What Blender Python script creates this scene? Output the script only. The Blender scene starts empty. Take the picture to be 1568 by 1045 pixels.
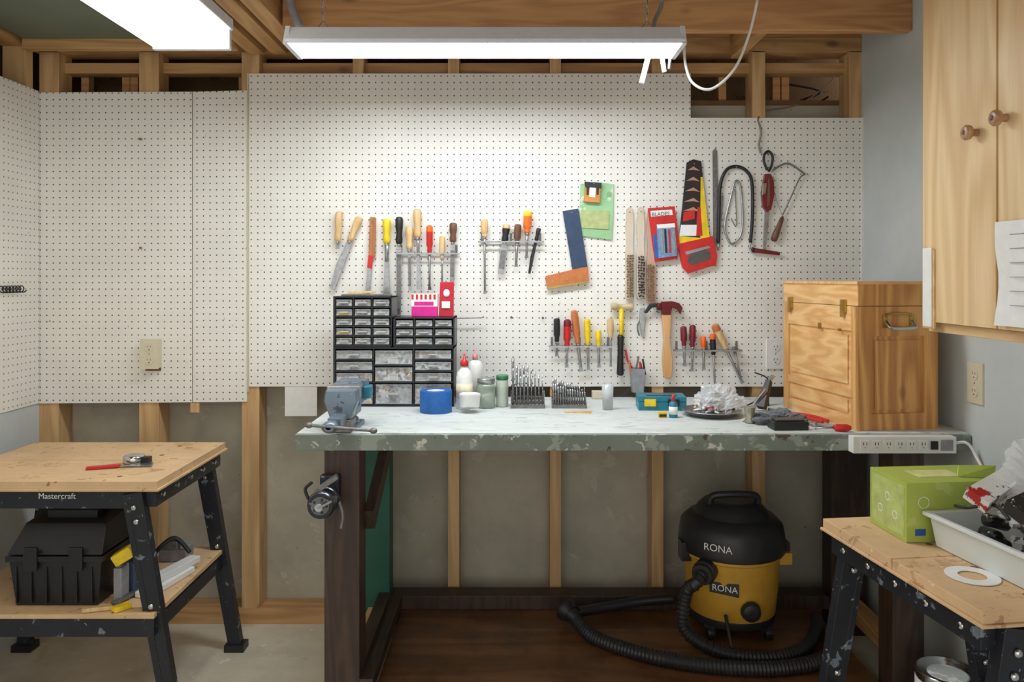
import bpy, bmesh, math, random
from mathutils import Vector, Matrix
from mathutils import noise as mn
random.seed(7)
scene=bpy.context.scene
try: scene.view_settings.view_transform='Standard'
except Exception: pass

# ------------------------------------------------------------------ dimensions (metres)
WALL_Y=3.0; CAM_Z=1.35; BT=0.887; BF=2.28; XR=1.361; XL=-1.839; DECK=0.10
PX=0.00254   # 1 px of a wall elevation drawing = 0.1 inch
F=1181.0
def wx(u): return (u-784)*PX
def wz(v): return CAM_Z-(v-425)*PX
PB=2.994
def wp(u,v,off=0.0): return Vector((wx(u),PB-off,wz(v)))
def at(u,v,y): return Vector(((u-784)*y/F,y,CAM_Z-(v-425)*y/F))

# ------------------------------------------------------------------ materials
MATS={}
def newmat(name):
    m=bpy.data.materials.new(name); m.use_nodes=True
    nt=m.node_tree; b=nt.nodes['Principled BSDF']; return m,nt,b
def lin(c):
    return tuple(((x/255.0)/12.92 if x/255.0<=0.04045 else ((x/255.0+0.055)/1.055)**2.4) for x in c)+(1,)
def mul(c,k): return tuple(min(1,x*k) for x in c[:3])+(1,)
def coords(nt,scale=(1,1,1)):
    tc=nt.nodes.new('ShaderNodeTexCoord'); mp=nt.nodes.new('ShaderNodeMapping')
    mp.inputs['Scale'].default_value=scale
    nt.links.new(tc.outputs['Object'],mp.inputs['Vector']); return mp.outputs['Vector']
def noise(nt,vec,scale,detail=4,rough=0.55,dist=0):
    n=nt.nodes.new('ShaderNodeTexNoise'); n.inputs['Scale'].default_value=scale
    n.inputs['Detail'].default_value=detail; n.inputs['Roughness'].default_value=rough; n.inputs['Distortion'].default_value=dist
    nt.links.new(vec,n.inputs['Vector']); return n.outputs['Fac']
def ramp(nt,fac,stops):
    r=nt.nodes.new('ShaderNodeValToRGB'); e=r.color_ramp.elements
    e[0].position=stops[0][0]; e[0].color=stops[0][1]; e[1].position=stops[-1][0]; e[1].color=stops[-1][1]
    for p,c in stops[1:-1]:
        x=e.new(p); x.color=c
    nt.links.new(fac,r.inputs['Fac']); return r.outputs['Color']
def mixc(nt,fac,a,b,mode='MIX'):
    m=nt.nodes.new('ShaderNodeMix'); m.data_type='RGBA'; m.blend_type=mode
    for inp,val in ((m.inputs[0],fac),(m.inputs[6],a),(m.inputs[7],b)):
        if hasattr(val,'is_output'): nt.links.new(val,inp)
        else: inp.default_value=val
    return m.outputs[2]
def math_(nt,op,a,b=0.0):
    m=nt.nodes.new('ShaderNodeMath'); m.operation=op
    for i,val in enumerate((a,b)):
        if hasattr(val,'is_output'): nt.links.new(val,m.inputs[i])
        else: m.inputs[i].default_value=val
    return m.outputs[0]
def bump(nt,b,h,strength,dist=0.01):
    n=nt.nodes.new('ShaderNodeBump'); n.inputs['Strength'].default_value=strength; n.inputs['Distance'].default_value=dist
    nt.links.new(h,n.inputs['Height']); nt.links.new(n.outputs['Normal'],b.inputs['Normal'])
def mat(name,c,r=0.5,m=0.0,n=0.2,s=40,bm=0.0):
    if name in MATS: return MATS[name]
    M,nt,b=newmat(name); c=lin(c)
    f=noise(nt,coords(nt),s)
    col=ramp(nt,f,[(0.3,mul(c,1-n)),(0.7,mul(c,1+n*0.5))])
    nt.links.new(col,b.inputs['Base Color'])
    b.inputs['Roughness'].default_value=r; b.inputs['Metallic'].default_value=m
    if bm: bump(nt,b,f,bm,0.004)
    MATS[name]=M; return M
def wood(name,c1,c2,axis='Z',s=1.0,bands=10,r=0.55,dirt=0.0,knots=0.0,con=.46):
    if name in MATS: return MATS[name]
    M,nt,b=newmat(name); c1=lin(c1); c2=lin(c2)
    sc=[9*s,9*s,9*s]; sc['XYZ'.index(axis)]=0.9*s
    v=coords(nt,tuple(sc)); f=noise(nt,v,1.0,2,0.4,0.3)
    g=math_(nt,'SINE',math_(nt,'MULTIPLY',f,bands*6.28)); g=math_(nt,'MULTIPLY_ADD',g,0.5)
    g.node.inputs[2].default_value=0.5
    sc2=[260]*3; sc2['XYZ'.index(axis)]=8
    fine=noise(nt,coords(nt,tuple(sc2)),1.0,2)
    g=math_(nt,'ADD',math_(nt,'MULTIPLY',g,con),math_(nt,'MULTIPLY',fine,0.5))
    col=ramp(nt,g,[(0.15,c1),(0.95,c2)])
    if knots:
        sk=[7,7,7]; sk['XYZ'.index(axis)]=3.5
        vo=nt.nodes.new('ShaderNodeTexVoronoi'); vo.inputs['Scale'].default_value=1.0; nt.links.new(coords(nt,tuple(sk)),vo.inputs['Vector'])
        col=mixc(nt,ramp(nt,vo.outputs['Distance'],[(0.05,(knots,)*3+(1,)),(0.13,(0,0,0,1))]),col,mul(c2,0.3))
    if dirt:
        d=noise(nt,coords(nt),7,6,0.7)
        col=mixc(nt,ramp(nt,d,[(0.45,(0,0,0,1)),(0.75,(dirt,)*3+(1,))]),col,mul(c2,0.25))
    nt.links.new(col,b.inputs['Base Color']); b.inputs['Roughness'].default_value=r
    bump(nt,b,g,0.08,0.002)
    MATS[name]=M; return M
def pegmat(name,c,axes):
    M,nt,b=newmat(name)
    v=coords(nt,(1/0.0254,)*3)
    fr=nt.nodes.new('ShaderNodeVectorMath'); fr.operation='FRACTION'; nt.links.new(v,fr.inputs[0])
    sb=nt.nodes.new('ShaderNodeVectorMath'); sb.operation='SUBTRACT'; sb.inputs[1].default_value=(.5,.5,.5); nt.links.new(fr.outputs[0],sb.inputs[0])
    ml=nt.nodes.new('ShaderNodeVectorMath'); ml.operation='MULTIPLY'; ml.inputs[1].default_value=axes; nt.links.new(sb.outputs[0],ml.inputs[0])
    ln=nt.nodes.new('ShaderNodeVectorMath'); ln.operation='LENGTH'; nt.links.new(ml.outputs[0],ln.inputs[0])
    hole=math_(nt,'LESS_THAN',ln.outputs['Value'],0.105)
    base=ramp(nt,noise(nt,coords(nt),2.5,6,0.65),[(0.3,mul(lin(c),0.88)),(0.65,lin(c))])
    spots=ramp(nt,noise(nt,coords(nt),45,3,0.6),[(0.24,(0.25,0.2,0.13,1)),(0.29,(1,1,1,1))])
    base=mixc(nt,1.0,base,spots,'MULTIPLY')
    col=mixc(nt,hole,base,(0.05,0.045,0.035,1))
    nt.links.new(col,b.inputs['Base Color']); b.inputs['Roughness'].default_value=0.45
    bump(nt,b,math_(nt,'SUBTRACT',1.0,hole),0.6,0.003)
    return M
def splotch(name,base,layers,r=0.6,bm=0.2,m=0.0,var=0.2,stretch=(1,1,1)):
    """layers: (scale, threshold, colour)"""
    if name in MATS: return MATS[name]
    M,nt,b=newmat(name); 
    f=noise(nt,coords(nt,stretch),5,6,0.65)
    col=ramp(nt,f,[(0.3,mul(lin(base),1-var)),(0.7,mul(lin(base),1+var*.5))])
    for i,(s,t,c) in enumerate(layers):
        mp=coords(nt,stretch); mp.node.inputs['Location'].default_value=(i*3.7,i*1.9,i*5.1)
        n=noise(nt,mp,s,5,0.6,0.4)
        col=mixc(nt,ramp(nt,n,[(t,(0,0,0,1)),(t+0.03,(1,1,1,1))]),col,lin(c))
    nt.links.new(col,b.inputs['Base Color']); b.inputs['Roughness'].default_value=r; b.inputs['Metallic'].default_value=m
    bump(nt,b,f,bm,0.004)
    MATS[name]=M; return M
def glass(name,c,r=0.15,alpha=0.45):
    if name in MATS: return MATS[name]
    M,nt,b=newmat(name); b.inputs['Base Color'].default_value=lin(c); b.inputs['Roughness'].default_value=r
    b.inputs['Alpha'].default_value=alpha; b.inputs['Specular IOR Level'].default_value=0.8
    MATS[name]=M; return M
def emis(name,c,s):
    M,nt,b=newmat(name); b.inputs['Base Color'].default_value=(0.9,0.9,0.9,1)
    b.inputs['Emission Color'].default_value=c; b.inputs['Emission Strength'].default_value=s
    MATS[name]=M; return M

PEG=pegmat('pegboard_white',(240,238,231),(1,0,1)); PEGL=pegmat('pegboard_side',(240,238,231),(0,1,1))
DRY=splotch('drywall_grey',(200,206,206),[(5,0.70,(214,218,218))],0.7,0.05,0,0.08)
CONC=splotch('concrete_wall',(182,176,158),[(9,0.62,(190,185,169)),(34,0.70,(136,128,112)),(14,0.72,(118,110,96))],0.9,0.5)
FLOOR=splotch('concrete_floor',(222,214,194),[(4,0.60,(206,196,174)),(18,0.68,(232,228,216)),(50,0.70,(164,152,132))],0.6,0.15)
STUD=wood('stud_pine',(218,182,132),(176,134,86),'Z',1.2,6,knots=.7,con=.4)
STUDX=wood('plate_pine',(204,162,110),(158,114,68),'X',1.2,6,knots=.7,con=.4)
STUDY=wood('joist_pine',(206,162,108),(158,112,66),'Y',1.2,6,con=.4)
BEAM=wood('beam_fir',(206,156,104),(164,114,70),'X',1.4,7,knots=.6,con=.4)
OSB=splotch('subfloor_board',(120,90,58),[(12,0.6,(90,64,38))],0.8,0.3)
DARKW=wood('dark_stained_wood',(78,58,46),(44,32,25),'Z',1.4,7,0.5,0.5)
DARKY=wood('dark_stained_rail',(78,58,46),(44,32,25),'Y',1.4,7,0.5,0.5)
DECKM=wood('deck_plywood',(132,90,56),(86,56,34),'X',0.8,5,0.35,0.7)
CEDX=wood('cedar_x',(240,194,132),(204,146,84),'X',1.6,6,0.3)
CEDY=wood('cedar_y',(244,200,138),(210,152,88),'Y',1.6,6,0.3,knots=.5,con=.5)
CEDZ=wood('cedar_z',(232,180,114),(192,132,72),'Z',1.6,6,0.3)
CEDK=wood('cedar_knotty',(232,178,108),(176,112,56),'Z',1.1,7,0.3,knots=.8,con=.5)
OAK=wood('cabinet_ply',(240,212,164),(216,176,122),'Z',0.8,7,0.4,con=.5)
OAKE=wood('cabinet_edge',(226,190,140),(196,154,104),'Y',1.0,6,0.4)
LW=wood('light_handle',(230,198,148),(206,166,112),'Z',3,6,0.4)
BW=wood('brown_handle',(188,124,76),(150,92,52),'Z',3,6,0.4)
KN=wood('knob_wood',(190,150,112),(150,108,76),'Z',3,6,0.35)
DW=wood('walnut_handle',(118,82,62),(80,54,42),'Z',3,6,0.4)
PLY=splotch('worktop_ply',(222,186,142),[(8,0.60,(198,158,112)),(20,0.63,(176,140,102)),(28,0.66,(150,116,82)),(60,0.68,(240,228,206)),(38,0.70,(104,84,66))],0.6,0.15)
TOPM=splotch('bench_paint_top',(210,216,214),[(9,0.56,(196,203,200)),(20,0.60,(180,188,183)),(40,0.64,(160,166,158)),(60,0.67,(226,228,224)),(50,0.71,(120,140,140)),(30,0.73,(126,106,84))],0.55,0.3,0,0.14,(.5,1.4,1))
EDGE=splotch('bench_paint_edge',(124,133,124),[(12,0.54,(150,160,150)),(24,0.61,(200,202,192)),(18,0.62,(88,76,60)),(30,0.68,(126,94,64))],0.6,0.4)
GREEN=splotch('green_paint',(32,96,76),[(20,0.68,(26,66,54))],0.5,0.1)
STEEL=mat('steel',(176,178,180),0.32,0.9,0.3,60)
STEELD=mat('steel_dull',(132,132,130),0.45,0.7,0.3,60)
CHROME=mat('chrome',(205,208,210),0.15,1.0,0.1,20)
BRASS=mat('brass',(190,160,96),0.3,0.9,0.2,50)
BLK=mat('black_plastic',(34,34,36),0.4,0,0.2,30)
BLKM=splotch('black_steel',(40,42,50),[(24,0.62,(120,130,142)),(50,0.67,(170,175,180))],0.4,0.1,0.2)
RED=mat('red_plastic',(206,40,38),0.35); ORG=mat('orange_plastic',(240,112,40),0.35); YEL=mat('yellow_plastic',(242,208,40),0.35)
BLU=mat('blue_tape',(30,100,178),0.5); MAR=mat('maroon_plastic',(120,34,46),0.3); WHT=mat('white_plastic',(236,236,232),0.4,0,0.05)
BEI=mat('beige_plastic',(216,208,182),0.4,0,0.05); GRY=mat('grey_plastic',(150,152,156),0.5); NAVY=mat('navy_blade',(58,76,104),0.4,0.3)
OW=mat('orange_wood',(200,118,66),0.45); TEAL=mat('teal_plastic',(36,128,150),0.4); PAPER=mat('paper',(240,240,238),0.8,0,0.05)
WHM=mat('white_metal',(226,232,240),0.35,0.1,0.04); VACY=mat('vac_yellow',(212,162,58),0.4,0,0.15,12); GLS=glass('clear_plastic',(225,232,235)); 

# ------------------------------------------------------------------ mesh builder
class B:
    def __init__(s,name): s.name=name; s.v=[]; s.f=[]; s.fm=[]; s.sm=[]; s.mats=[]; s.M=Matrix()
    def add(s,vs,fs,m,smooth=False):
        if m not in s.mats: s.mats.append(m)
        k=s.mats.index(m); o=len(s.v)
        s.v+= [s.M@Vector(p) for p in vs]
        for i,f in enumerate(fs):
            s.f.append([o+j for j in f]); s.fm.append(k)
            s.sm.append(smooth if isinstance(smooth,bool) else smooth[i])
        return s
    def box(s,x0,x1,y0,y1,z0,z1,m):
        vs=[(x,y,z) for x in (x0,x1) for y in (y0,y1) for z in (z0,z1)]
        return s.add(vs,[(0,1,3,2),(4,6,7,5),(0,4,5,1),(2,3,7,6),(0,2,6,4),(1,5,7,3)],m)
    def hexa(s,lo,hi,m): # lo,hi: 4 points each
        return s.add(list(lo)+list(hi),[(3,2,1,0),(4,5,6,7),(0,1,5,4),(1,2,6,5),(2,3,7,6),(3,0,4,7)],m)
    def beam(s,p0,p1,w,h,m,up=(0,0,1),w1=None,h1=None):
        p0=Vector(p0);p1=Vector(p1);d=(p1-p0).normalized();up=Vector(up)
        a=d.cross(up)
        if a.length<1e-4: a=d.cross(Vector((1,0,0)))
        a.normalize(); b=a.cross(d).normalized(); w1=w if w1 is None else w1; h1=h if h1 is None else h1
        q=lambda p,w,h:[p+a*w/2+b*h/2,p-a*w/2+b*h/2,p-a*w/2-b*h/2,p+a*w/2-b*h/2]
        return s.hexa(q(p0,w,h),q(p1,w1,h1),m)
    def frame(s,d):
        d=Vector(d).normalized(); a=d.cross(Vector((0,0,1)))
        if a.length<1e-3: a=Vector((1,0,0))
        a.normalize(); return d,a,d.cross(a)
    def lathe(s,p,axis,prof,m,n=20,smooth=True,ang=0,sx=1.0):
        """prof: (r,h) list ; ends capped"""
        p=Vector(p); d,a,b=s.frame(axis); vs=[];fs=[];sm=[]
        for r,h in prof:
            for i in range(n):
                t=2*math.pi*i/n+ang; vs.append(p+d*h+a*r*math.cos(t)*sx+b*r*math.sin(t))
        for j in range(len(prof)-1):
            for i in range(n):
                k=(i+1)%n; fs.append((j*n+i,j*n+k,(j+1)*n+k,(j+1)*n+i)); sm.append(smooth)
        fs.append(tuple(range(n))); sm.append(False)
        L=(len(prof)-1)*n; fs.append(tuple(L+i for i in range(n))); sm.append(False)
        return s.add(vs,fs,m,sm)
    def cyl(s,p0,p1,r,m,r1=None,n=16):
        p0=Vector(p0);p1=Vector(p1); return s.lathe(p0,p1-p0,[(r,0),(r if r1 is None else r1,(p1-p0).length)],m,n)
    def ball(s,p,r,m,n=14,sc=(1,1,1)):
        p=Vector(p); vs=[];fs=[];k=n//2
        for j in range(1,k):
            for i in range(n):
                t=math.pi*j/k;f=2*math.pi*i/n
                vs.append(p+Vector((r*sc[0]*math.sin(t)*math.cos(f),r*sc[1]*math.sin(t)*math.sin(f),r*sc[2]*math.cos(t))))
        for j in range(k-2):
            for i in range(n):
                q=(i+1)%n; fs.append((j*n+i,j*n+q,(j+1)*n+q,(j+1)*n+i))
        fs.append(tuple(range(n))); fs.append(tuple((k-2)*n+i for i in range(n)))
        return s.add(vs,fs,m,True)
    def tube(s,pts,r,m,n=8,res=6,closed=False,rib=0,ribstep=0.008):
        P=[Vector(p) for p in pts]; out=[]
        N=len(P)
        def cr(a,b,c,d,t): return 0.5*((2*b)+(-a+c)*t+(2*a-5*b+4*c-d)*t*t+(-a+3*b-3*c+d)*t**3)
        if res>1:
            for i in range(N-1):
                a=P[max(i-1,0)];b=P[i];c=P[i+1];d=P[min(i+2,N-1)]
                rr=res if not rib else max(2,int((c-b).length/ribstep))
                for k in range(rr): out.append(cr(a,b,c,d,k/rr))
            out.append(P[-1])
        else: out=P
        vs=[];fs=[];prev=None
        for i,p in enumerate(out):
            d=(out[min(i+1,len(out)-1)]-out[max(i-1,0)]).normalized()
            if prev is None:
                a=d.cross(Vector((0,0,1)))
                if a.length<1e-3:a=d.cross(Vector((1,0,0)))
            else: a=prev-d*prev.dot(d)
            a.normalize();prev=a;b=d.cross(a)
            R=r+(rib if (rib and i%2) else 0)
            for j in range(n):
                t=2*math.pi*j/n; vs.append(p+a*R*math.cos(t)+b*R*math.sin(t))
        L=len(out)
        for i in range(L-1):
            for j in range(n):
                k=(j+1)%n; fs.append((i*n+j,i*n+k,(i+1)*n+k,(i+1)*n+j))
        fs.append(tuple(range(n)));fs.append(tuple((L-1)*n+j for j in range(n)))
        return s.add(vs,fs,m,True)
    def wprism(s,uv,o0,o1,m): # polygon on the wall elevation, extruded out of the board
        n=len(uv); vs=[wp(u,v,o0) for u,v in uv]+[wp(u,v,o1) for u,v in uv]
        fs=[tuple(range(n)),tuple(range(2*n-1,n-1,-1))]+[(i,(i+1)%n,n+(i+1)%n,n+i) for i in range(n)]
        return s.add(vs,fs,m)
    def prism(s,pts,ext,m):
        n=len(pts); ext=Vector(ext); pts=[Vector(p) for p in pts]; vs=pts+[p+ext for p in pts]
        fs=[tuple(range(n)),tuple(range(2*n-1,n-1,-1))]+[(i,(i+1)%n,n+(i+1)%n,n+i) for i in range(n)]
        return s.add(vs,fs,m)
    def ring(s,p,axis,ri,ro,h,m,n=32):
        p=Vector(p); d,a,b=s.frame(axis); vs=[];fs=[];sm=[]
        for r,hh in ((ri,0),(ro,0),(ro,h),(ri,h)):
            for i in range(n):
                t=2*math.pi*i/n; vs.append(p+d*hh+a*r*math.cos(t)+b*r*math.sin(t))
        for j in range(4):
            for i in range(n):
                k=(i+1)%n;q=(j+1)%4; fs.append((j*n+i,j*n+k,q*n+k,q*n+i)); sm.append(j in (1,3))
        return s.add(vs,fs,m,sm)
    def text(s,txt,origin,right,up,size,m):
        cu=bpy.data.curves.new('t','FONT'); cu.body=txt; cu.size=size; cu.extrude=0.0004
        ob=bpy.data.objects.new('t',cu); scene.collection.objects.link(ob)
        dg=bpy.context.evaluated_depsgraph_get(); me=ob.evaluated_get(dg).to_mesh()
        r=Vector(right).normalized();u=Vector(up).normalized();nn=r.cross(u);o=Vector(origin)
        s.add([o+r*v.co.x+u*v.co.y+nn*v.co.z for v in me.vertices],[tuple(p.vertices) for p in me.polygons],m)
        bpy.data.objects.remove(ob); return s
    def done(s,bevel=0.0,seg=2):
        me=bpy.data.meshes.new(s.name)
        mn_=Vector((min(v[i] for v in s.v) for i in range(3))); mx=Vector((max(v[i] for v in s.v) for i in range(3)))
        c=Vector(((mn_.x+mx.x)/2,(mn_.y+mx.y)/2,mn_.z))
        me.from_pydata([v-c for v in s.v],[],s.f)
        for m in s.mats: me.materials.append(m)
        for p,k,sm in zip(me.polygons,s.fm,s.sm): p.material_index=k; p.use_smooth=sm
        bm=bmesh.new(); bm.from_mesh(me); bmesh.ops.recalc_face_normals(bm,faces=bm.faces); bm.to_mesh(me); bm.free()
        ob=bpy.data.objects.new(s.name,me); ob.location=c; scene.collection.objects.link(ob)
        if bevel:
            md=ob.modifiers.new('bevel','BEVEL'); md.width=bevel; md.segments=seg; md.limit_method='ANGLE'; md.angle_limit=0.7
        return ob

# ------------------------------------------------------------------ room shell
B('floor').box(-2.0,1.5,-0.9,3.3,-0.1,0,FLOOR).done()
b=B('wall_back'); b.box(-2.0,1.5,3.095,3.2,0,2.06,CONC); b.done()
b=B('wall_back_rim'); b.box(-2.05,1.5,3.34,3.4,2.0,2.5,OSB); b.box(-2.05,1.5,3.0901,3.34,2.04,2.06,OSB); b.done()
B('wall_right').box(XR,XR+0.1,-0.9,3.09,0,2.45,DRY).done()
b=B('wall_left'); b.box(XL-0.1,XL,-0.9,3.0,0,2.074,DRY)
b.box(XL-0.09,XL,-0.9,3.0,2.226,2.285,STUDY)
for y in (2.94,2.53,2.12,1.7): b.box(XL-0.09,XL,y-0.02,y+0.02,2.074,2.226,STUD)
b.box(XL-0.2,XL-0.19,-0.9,3.4,2.0,2.45,OSB); b.box(XL-0.2,XL-0.1,-0.9,3.4,2.0,2.02,OSB); b.done()
B('ceiling').box(-2.05,1.5,-0.9,3.4,2.45,2.5,OSB).done()
# framing
b=B('wall_framing_studs')
def stud(u0,u1,v0,v1,y0=3.0,y1=3.09,m=STUD): b.box(wx(u0),wx(u1),y0,y1,wz(v1),wz(v0),m)
for u0,u1 in ((60,90),(213,243),(370,397),(686,703),(842,859),(998,1016),(1152,1172),(540,557),(1300,1320)): stud(u0,u1,78,932)
b.box(wx(54),wx(1320),3.0,3.09,0,wz(932),STUDX)      # bottom plate
b.box(wx(54),wx(1320),3.0,3.10,wz(80),wz(57),STUDX)      # top plate
b.box(wx(54),wx(1320),3.04,3.10,wz(108),wz(92),STUDX)
for u in (1112,1198,1212,100,350,165,178): stud(u,u+12,100,215,3.11,3.15,BEAM)
stud(292,306,617,632,2.996,3.0)
TC=mat('tan_cord',(150,130,110))
b.tube([wp(1305,60,-.02),wp(1290,110,-.08),wp(1240,150,-.1),wp(1180,165,-.06),wp(1160,182,0.004),wp(1161,190,0.004)],0.003,TC,6)
b.tube([wp(1300,130,-.2),wp(1270,150,-.2),wp(1245,175,-.15),wp(1250,140,-.22),wp(1290,120,-.22),wp(1235,110,-.2)],0.005,BLK,6)
b.done(0.002)
B('wall_back_pegboard').wprism([(382,113),(1057,113),(1057,181),(1319,181),(1319,592),(382,592)],0,-0.006,PEG).done()
B('wall_back_pegboard').wprism([(61,142),(295,141),(295,616),(61,618)],0,-0.006,PEG).done()
B('wall_back_pegboard').wprism([(296.5,141),(379,139),(379,615),(296.5,616)],0.001,-0.006,PEG).done()
B('wall_left_pegboard').box(XL,XL+0.006,-0.5,2.99,0.862,2.072,PEGL).done()
B('trim_1').wprism([(437,592.5),(486,592.5),(486,637),(437,637)],0.002,-0.004,WHT).done()
B('trim_2').box(wx(380),wx(381.6),2.989,3.0,wz(600),wz(113),BEI).done()
B('trim_3').box(XR-0.008,XR,2.985,2.994,wz(592),wz(181),WHT).done()
# ceiling joists
b=B('ceiling_joist'); b.box(-0.78,XR,2.62,2.66,2.19,2.45,BEAM); b.done(0.003)
b=B('ceiling_joist'); b.box(-2.0,XR,3.0,3.09,2.286,2.45,BEAM); b.done(0.003)
for x in (-0.82,-0.90,-0.99): 
    b=B('ceiling_joist'); b.box(x-0.03,x+0.03,1.2,2.99,2.215,2.45,STUDY); b.done(0.003)
for x in (-0.35,0.06,0.46,0.87):
    b=B('ceiling_joist'); b.box(x-0.02,x+0.02,2.665,2.995,2.2,2.45,STUDY); b.done(0.003)
for x in (-1.4,0.3,1.0):
    b=B('ceiling_joist'); b.box(x-0.02,x+0.02,-0.8,2.3 if x>0 else 1.0,2.3,2.45,STUDY); b.done(0.003)
OLIVE=mat('duct_olive',(104,112,96),0.5,0.1,0.15,4)
b=B('ceiling_duct'); b.box(XL+0.03,-1.06,1.0,2.86,2.235,2.44,OLIVE); b.box(-1.10,-1.03,1.0,2.9,2.22,2.25,STUDY); b.box(XL+0.02,-1.03,2.86,2.9,2.2,2.26,STUDX); b.done(0.003)

# ------------------------------------------------------------------ lamps
EM=emis('tube_lens',(0.90,0.955,1.0,1),30); EM2=emis('wrap_lens',(1.0,0.97,0.86,1),7)
b=B('fluorescent_shop_light')
def trap(x0,x1,yc,w0,w1,z0,z1,m): b.hexa([(x0,yc-w0/2,z0),(x1,yc-w0/2,z0),(x1,yc+w0/2,z0),(x0,yc+w0/2,z0)],[(x0,yc-w1/2,z1),(x1,yc-w1/2,z1),(x1,yc+w1/2,z1),(x0,yc+w1/2,z1)],m)
trap(-0.675,0.515,2.37,0.165,0.10,2.056,2.104,WHM)
trap(-0.67,0.51,2.37,0.150,0.155,2.0495,2.0555,EM)
for x in (-0.680,0.505): trap(x,x+0.014,2.37,0.17,0.11,2.044,2.106,WHM)
for y in (2.2885,2.4485): b.box(-0.675,0.515,y,y+0.003,2.046,2.06,WHM)
for x in (-0.58,0.415):
    b.tube([(x-0.03,2.37,2.10),(x,2.37,2.14),(x+0.03,2.37,2.10)],0.002,STEELD,6,1)
    for i in range(16):
        z=2.14+i*0.02; e=Vector((0.006,0,0)) if i%2 else Vector((0,0.006,0))
        b.tube([Vector((x,2.37,z))+e,Vector((x,2.37,z+0.022))+e,Vector((x,2.37,z+0.022))-e,Vector((x,2.37,z))-e,Vector((x,2.37,z))+e],0.0014,STEEL,5,1)
b.cyl((0.43,2.44,2.045),(0.41,2.44,1.965),0.008,WHT); b.cyl((0.475,2.44,2.045),(0.482,2.44,2.0),0.007,WHT); b.cyl((0.50,2.44,2.045),(0.497,2.44,2.01),0.005,STEEL)
b.done(0.001)
b=B('ceiling_light_fixture')
b.box(-1.06,-0.84,1.0,2.28,2.03,2.085,EM2); b.box(-1.07,-0.83,0.98,2.30,2.085,2.12,WHM); b.box(-1.065,-0.835,2.28,2.30,2.025,2.09,WHM)
b.box(-1.04,-0.86,1.1,2.2,2.12,2.23,WHM); b.done(0.004)
b=B('electrical_cable'); P=[(1160,0),(1148,50),(1125,105),(1090,136),(1062,128),(1050,100),(1047,60)]
b.tube([at(u,v,2.47) for u,v in P],0.0045,WHT,8); b.done()
b=B('electrical_conduit'); b.tube([at(1015,-20,2.55),at(1012,10,2.55),at(1003,30,2.5),at(1000,48,2.42)],0.007,GRY); b.done()
b=B('electrical_conduit'); b.tube([at(440,-25,2.55),at(446,8,2.55),at(458,40,2.55)],0.014,GRY,12); b.done()

# ------------------------------------------------------------------ workbench
b=B('workbench'); XB0=-0.64; XB1=XR-0.004
b.box(XB0,XB1,BF+0.012,2.985,BT-0.045,BT,TOPM); b.box(XB0-0.002,XB1,BF,BF+0.012,BT-0.05,BT-0.003,EDGE)
b.box(XB0-0.003,XB0,BF,2.985,BT-0.05,BT-0.003,EDGE)
b.box(-0.56,-0.455,BF+0.02,BF+0.12,0,BT-0.045,DARKW)
b.box(1.14,1.235,BF+0.03,BF+0.12,0,BT-0.045,DARKW)
b.box(-0.56,-0.46,2.90,2.985,0.0,BT-0.045,GREEN); b.box(1.20,1.33,2.9,2.985,0,BT-0.045,DARKW)
b.box(-0.46,1.2,2.94,2.985,BT-0.12,BT-0.045,DARKW)
b.box(-0.5,-0.455,BF+0.12,2.9,0.1,0.165,DARKY); b.box(-0.46,-0.415,BF+0.02,2.985,0.11,0.15,DARKY); b.box(1.235,1.28,BF+0.0,2.9,0.1,0.165,STUDY)
b.beam((-0.44,BF+0.1,0.60),(-0.44,2.88,0.84),0.03,0.07,DARKY)
b.box(-0.54,-0.50,BF+0.12,2.9,0.09,0.11,PLY)
b.done(0.003)
b=B('floor_platform')
b.box(-0.415,1.135,BF+0.02,2.985,DECK-0.02,DECK,DECKM); b.box(-0.415,1.195,2.9,2.985,DECK,DECK+0.05,DARKW)
b.box(-0.4,1.13,BF+0.03,BF+0.07,0,DECK-0.02,DARKW); b.box(-0.4,1.13,2.85,2.9,0,DECK-0.02,DARKW)
b.done(0.002)

# power strip on the bench front edge
b=B('power_strip'); x0=(1301-784)*2.27/F;x1=(1457-784)*2.27/F; z0=CAM_Z-(693-425)*2.26/F; z1=CAM_Z-(668-425)*2.26/F
b.box(x0,x1,2.245,2.279,z0,z1,WHT)
for i in range(6):
    x=x0+0.02+i*0.034; b.box(x,x+0.026,2.2425,2.246,z0+0.01,z1-0.01,WHT)
    for q in (0.008,0.017): b.box(x+q,x+q+0.002,2.242,2.243,z0+0.024,z0+0.032,BLK)
    b.cyl((x+0.0135,2.242,z0+0.017),(x+0.0135,2.244,z0+0.017),0.0016,BLK,n=8)
b.box(x1-0.075,x1-0.055,2.24,2.246,z0+0.012,z1-0.012,BLK); b.box(x1-0.045,x1-0.01,2.2425,2.246,z0+0.008,z1-0.008,GRY)
b.tube([(x1,2.262,z0+0.025),(x1+0.03,2.25,z0+0.03),(x1+0.05,2.24,z0+0.0),(x1+0.06,2.2,z0-0.08),(1.35,2.2,z0-0.25)],0.0045,WHT); b.done(0.002)

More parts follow.
